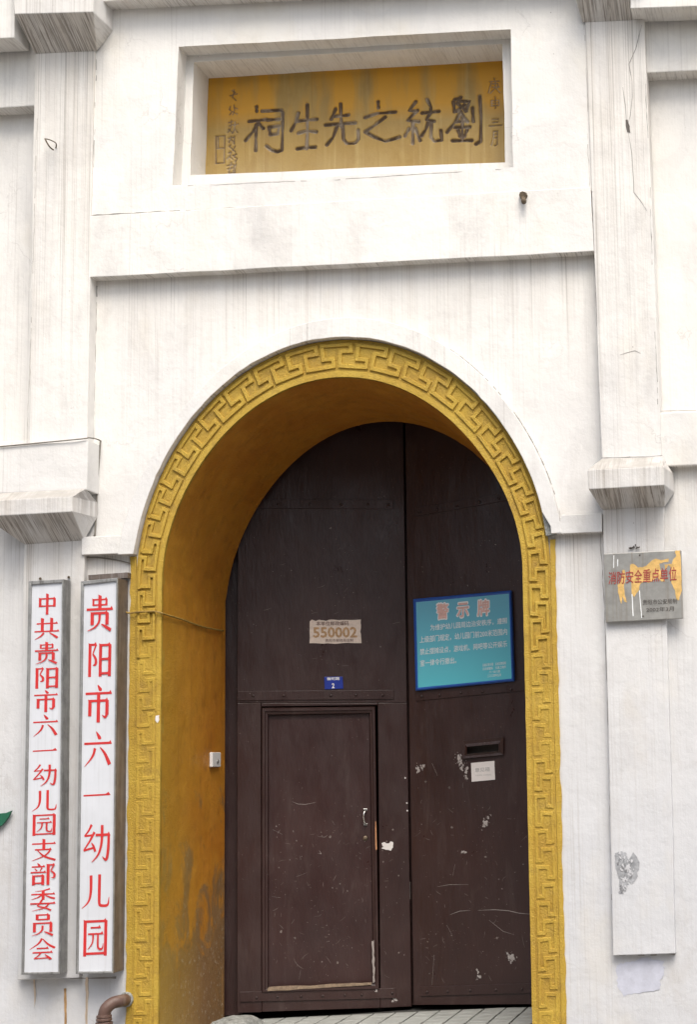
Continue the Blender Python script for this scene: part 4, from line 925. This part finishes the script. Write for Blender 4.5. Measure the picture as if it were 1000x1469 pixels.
# ------------------------------------------------------------------ stickers and plates on the gate
st = blob('postcode_sticker', [(444.5, 891.5), (447, 889), (453, 890.5), (458, 889.5), (468, 890.5), (475, 888.8), (490, 889.6), (518, 889), (517.2, 906), (518.5, 922.5), (480, 923), (444, 923)], LEAF_L, .0005, M['paper'], None, 50, .22, 41, .0015)
tag(st, 'torn cream postcode sticker on the left gate leaf above the blue number plate', 'sticker')
kq = lambda x, y: (440+x/11.111, 880+y/11.111)
put_text('本单位邮政编码', [kq(150, 130), kq(670, 122), kq(670, 192), kq(150, 196)], LEAF_L, .0028, 'ink', st, 'lettering', .02)
put_text('550002', [kq(105, 225), kq(795, 220), kq(800, 380), kq(110, 382)], LEAF_L, .0028, 'goldink', st, 'digits', .03)
put_text('贵阳市邮政局监制', [kq(298, 408), kq(742, 404), kq(742, 450), kq(298, 456)], LEAF_L, .0028, 'ink', st, 'lettering', .012)
b = MB(); b.prism([A_(x, y, .006) for x, y in [(465, 971), (491.5, 970.5), (492.5, 988), (465.8, 989)]], LEAF_L.n*-.005); npl = b.build('number_plate', M['blueplate'], None, bevel=.0015)
tag(npl, 'small blue house number plate with white 2 just above the middle iron strap', 'number plate')
put_text('普陀路', [kq(322, 1020), kq(525, 1015), kq(525, 1062), kq(322, 1066)], LEAF_L, .0075, 'whiteprint', npl, 'lettering', .02)
put_text('2', [kq(402, 1118), kq(442, 1114), kq(442, 1186), kq(402, 1190)], LEAF_L, .0075, 'whiteprint', npl, 'digit', .03)
b = MB(); b.prism([B_(x, y, .004) for x, y in [(676, 1094.5), (709.5, 1091.5), (710.5, 1118.5), (677, 1121.5)]], plr.n*-.0035); lb = b.build('slot_label', M['label'], None)
tag(lb, 'small white paper label under the letter slot of the right gate leaf', 'label')
lq = lambda x, y: (655+x/12.5, 1050+y/12.5)
put_text('意见箱', [lq(335, 650), lq(600, 628), lq(600, 705), lq(335, 725)], plr, .0046, 'greyink', lb, 'lettering', .01)
put_text('YIJIAN XIANG', [lq(335, 768), lq(625, 755), lq(625, 785), lq(335, 800)], plr, .0046, 'greyink', lb, 'lettering', .0)

# ------------------------------------------------------------------ steel plate on the right pilaster
YSP = YL-.04
SP = thing('steel_plate', at(924, 893, YSP), 'grey steel fire safety plate with red characters and peeling yellow glue on the right pilaster', 'plate')
cor = [(866.5, 794.5), (978, 789), (980.5, 887), (869.5, 893)]
Pf = quadY(cor, YSP); Pb = [p+Vector((0, .032, 0)) for p in Pf]
b = MB(); b.prism(Pf, (0, .032, 0)); b.build('plate', M['steel'], SP, bevel=.004)
sp = YP(YSP); sq = lambda x, y: (860+x/7.143, 780+y/7.143)
b1 = lambda L, s, nm='glue_residue': blob(nm, [sq(x, y) for x, y in L], sp, .0008, M['glue'], SP, 60, .25, s, .0006)
b1([(320, 215), (350, 205), (400, 240), (450, 240), (490, 225), (540, 170), (580, 150), (640, 170), (690, 155), (715, 152), (712, 185), (660, 190), (620, 205), (630, 260), (640, 340), (680, 390), (640, 385), (600, 345), (520, 400), (470, 385), (420, 410), (410, 470), (360, 545), (335, 520), (330, 400), (318, 300)], 51)
b1([(240, 270), (262, 265), (275, 350), (255, 420), (262, 520), (285, 600), (262, 595), (240, 540), (228, 620), (195, 500), (190, 420), (215, 400)], 52)
b1([(780, 70), (830, 65), (838, 140), (840, 300), (848, 480), (820, 580), (790, 570), (780, 480), (740, 400), (740, 250), (710, 215), (680, 270), (668, 215), (745, 205), (760, 160), (790, 130)], 53)
for L in ([(148, 120), (156, 118), (154, 248), (147, 246)], [(186, 160), (196, 158), (194, 230), (187, 235)], [(334, 520), (342, 515), (354, 740), (345, 742)], [(410, 480), (418, 478), (441, 760), (434, 762)]):
    blob('scratch_mark', [sq(x, y) for x, y in L], sp, .0012, M['whiteprint'], SP, 12, .08, int(L[0][0]), .0004)
for k, ch in enumerate('消防安全重点单位'):
    x0_ = 97+k*88.6; sl2 = -.05
    put_text(ch, [sq(x0_, 290-k*7), sq(x0_+78, 288-k*7), sq(x0_+78, 415-k*5), sq(x0_, 418-k*5)], sp, .0032, 'redetch', SP, 'character', .012)
put_text('贵阳市公安局制', [sq(448, 575), sq(800, 560), sq(800, 612), sq(448, 628)], sp, .0032, 'etch', SP, 'lettering', .004)
put_text('2002年3月', [sq(486, 655), sq(768, 640), sq(768, 690), sq(486, 700)], sp, .0032, 'etch', SP, 'lettering', .004)
for x, y in ((418, 118), (452, 742)):
    b = MB(); b.dome(sp.at(*sq(x, y), 0), sp.n, .006, .004, 8); b.build('screw', M['crack'], SP)
b = MB(); r2 = np.random.RandomState(77)
for k in range(7):
    x, y = 911+r2.uniform(-5, 6), 786+r2.uniform(-5, 3); b.tube([at(x, y, YL+.01), at(x+r2.uniform(-4, 4), y+r2.uniform(-2, 2), YL-.02), at(x+r2.uniform(-4, 4), y+r2.uniform(-2, 2), YL-.012)], .0035, 5)
o = b.build('wall_fixing', M['crack']); tag(o, 'tangle of rusty wire and plug in the wall just above the steel plate', 'wall fixing')

# ------------------------------------------------------------------ doorbell on the left reveal
def rev(x, y, o=0.0):            # point on the left reveal wall
    d = ray(x, y); X = CX-r_in(math.pi)+.002+o; return CAM+d*((X-CAM.x)/d.x)
c_ = rev(306, 1090); bl_ = thing('doorbell', c_, 'small white doorbell button on the ochre reveal left of the gate', 'doorbell')
b = MB(); yb0, yb1 = rev(300, 1090).y, rev(312, 1090).y; zb0 = c_.z-.048; X0 = c_.x
b.box((X0, yb0, zb0), (X0+.022, yb1, zb0+.096)); b.build('housing', M['white'], bl_, bevel=.005)
b = MB(); b.dome((X0+.022, (yb0+yb1)/2+.01, zb0+.036), (1, 0, 0), .016, .008, 12); b.build('button', M['alum'], bl_, smooth=True)

# ------------------------------------------------------------------ cables, pipe, fixings
def cable(name, pts, r, mat, label, cat='cable', sm=True):
    P = smooth([tuple(p) for p in pts], 6); b = MB(); b.tube(P, r, 6); o = b.build(name, M[mat], None, smooth=True); tag(o, label, cat); return o
cable('cable', [at(178, 872, -.02), at(182, 879, -.03), at(200, 878, -.034), at(220, 877, -.034), at(230, 879, -.03), rev(236, 881, .01), rev(262, 889, .01), rev(290, 899, .01), rev(320, 905, .01)], .006, 'ycable', 'paint-smeared cable running across the yellow left jamb into the reveal')
cable('cable', [at(-30, 642, -.19), at(0, 640.5, -.19), at(60, 635, -.19), at(118, 629.5, -.19), at(128, 628, -.15), at(143, 632, -.012), at(143, 640, -.012), at(139, 700, -.012), at(136, 762, -.012), at(134, 768, -.012)], .0045, 'cable', 'thin grey cable along the top of the left ledge block, then down the wall')
cable('cable', [at(120, 800, -.012), at(140, 800, -.012), at(165, 803, -.014), at(186, 808, -.014)], .004, 'cable', 'short pale cable under the left impost above the wider name board')
pp_ = [at(181, 1434, .03), at(179, 1434.5, -.03), at(172, 1436, -.09), at(161, 1439, -.12), at(152, 1447, -.14), at(149, 1458, -.14), at(148.5, 1480, -.14), at(148, 1520, -.14)]
PP = thing('drain_pipe', at(146, 1520, -.16), 'brown clay drain elbow coming out of the wall beside the left foot of the arch', 'pipe')
b = MB(); b.tube(smooth([tuple(p) for p in pp_], 6), .036, 16); b.build('elbow', M['pipe'], PP, smooth=True)
for y, r in ((1458, .043), (1462.5, .045), (1468, .048)):
    b = MB(); q = at(148.8, y, -.14); b.tube([q+Vector((0, 0, .008)), q-Vector((0, 0, .008))], r, 18); b.build('collar', M['pipe'], PP, bevel=.003)
b = MB(); q = at(179, 1434.5, -.03); b.tube([q+Vector((0, .0, 0)), q+Vector((.0, .05, 0))], [.042, .05], 14); b.build('cement_seal', M['cement'], PP)
hk = [at(64, 199, YB-.05), at(67, 205, YB-.09), at(71, 211, YB-.09), at(76, 215, YB-.03)]
b = MB(); b.tube(smooth([tuple(p) for p in hk], 5), [.0045]*16, 6); b.tube(smooth([tuple(p) for p in [at(64, 199, YB-.05), at(72, 201, YB-.05), at(80, 206, YB-.03), at(79, 214, YB+.01)]], 4), .0035, 6)
o = b.build('iron_hook', M['rust'], None, smooth=True); tag(o, 'bent rusty iron hook on the left pilaster below the top capital', 'hook')
q = at(752, 283, YU); b = MB(); b.tube([q+Vector((0, .02, .01)), q+Vector((0, -.05, 0))], [.03, .022], 8); b.tube([q+Vector((.0, -.03, -.01)), at(752, 290, YU-.06)], [.016, .016], 8); b.dome(at(752, 288, YU-.06), (0, -1, -.3), .017, .02)
o = b.build('conduit_stub', M['rust'], None); tag(o, 'short rusty conduit stub poking out below the right end of the carved tablet', 'conduit stub')
# rough cement lump at the left foot of the opening
b = MB(); r2 = np.random.RandomState(4); q = LEAF_L.at(357, 1466, .1); nxg, nyg = 12, 10; vv = []
for j in range(nyg):
    for i in range(nxg):
        u, v_ = i/(nxg-1)*2-1, j/(nyg-1)*2-1; h = .085*(1-abs(u)**5)*(1-abs(v_)**6)+r2.normal(0, .004); vv.append(Vector((-3.81+u*.15, .86+v_*.22, .03+max(0, h))))
b.add(vv, [[j*nxg+i, j*nxg+i+1, (j+1)*nxg+i+1, (j+1)*nxg+i] for j in range(nyg-1) for i in range(nxg-1)])
o = b.build('cement_lump', M['cement'], None); tag(o, 'rough grey cement lump on the floor at the left foot of the gate', 'cement block')
# things cut by the picture edge
def sheet_thing(name, px, Y, th, mat, label, cat):
    b = MB(); b.prism(quadY(px, Y), (0, th, 0)); o = b.build(name, M[mat], None, bevel=.002); tag(o, label, cat); return o
sheet_thing('tin_leaf', [(-40, 1172), (-12, 1168), (8, 1166), (15.5, 1163), (11, 1173), (2, 1184), (-14, 1192), (-38, 1186)], -.03, .02, 'green', 'green painted leaf shape on the wall at the left edge', 'wall ornament')
sheet_thing('red_ornament', [(996, 784), (1003, 776), (1020, 790), (1024, 830), (1004, 816), (995, 811)], .01, .02, 'redtin', 'red painted shape on the wall at the right edge beside the steel plate', 'wall ornament')
cx_, cy_ = 1012, 1366
sheet_thing('blue_disc', [(cx_+16*math.cos(a), cy_+13*math.sin(a)) for a in np.linspace(0, 2*math.pi, 29)[:-1]], .01, .02, 'bluetin', 'blue painted disc low on the wall at the right edge', 'wall ornament')
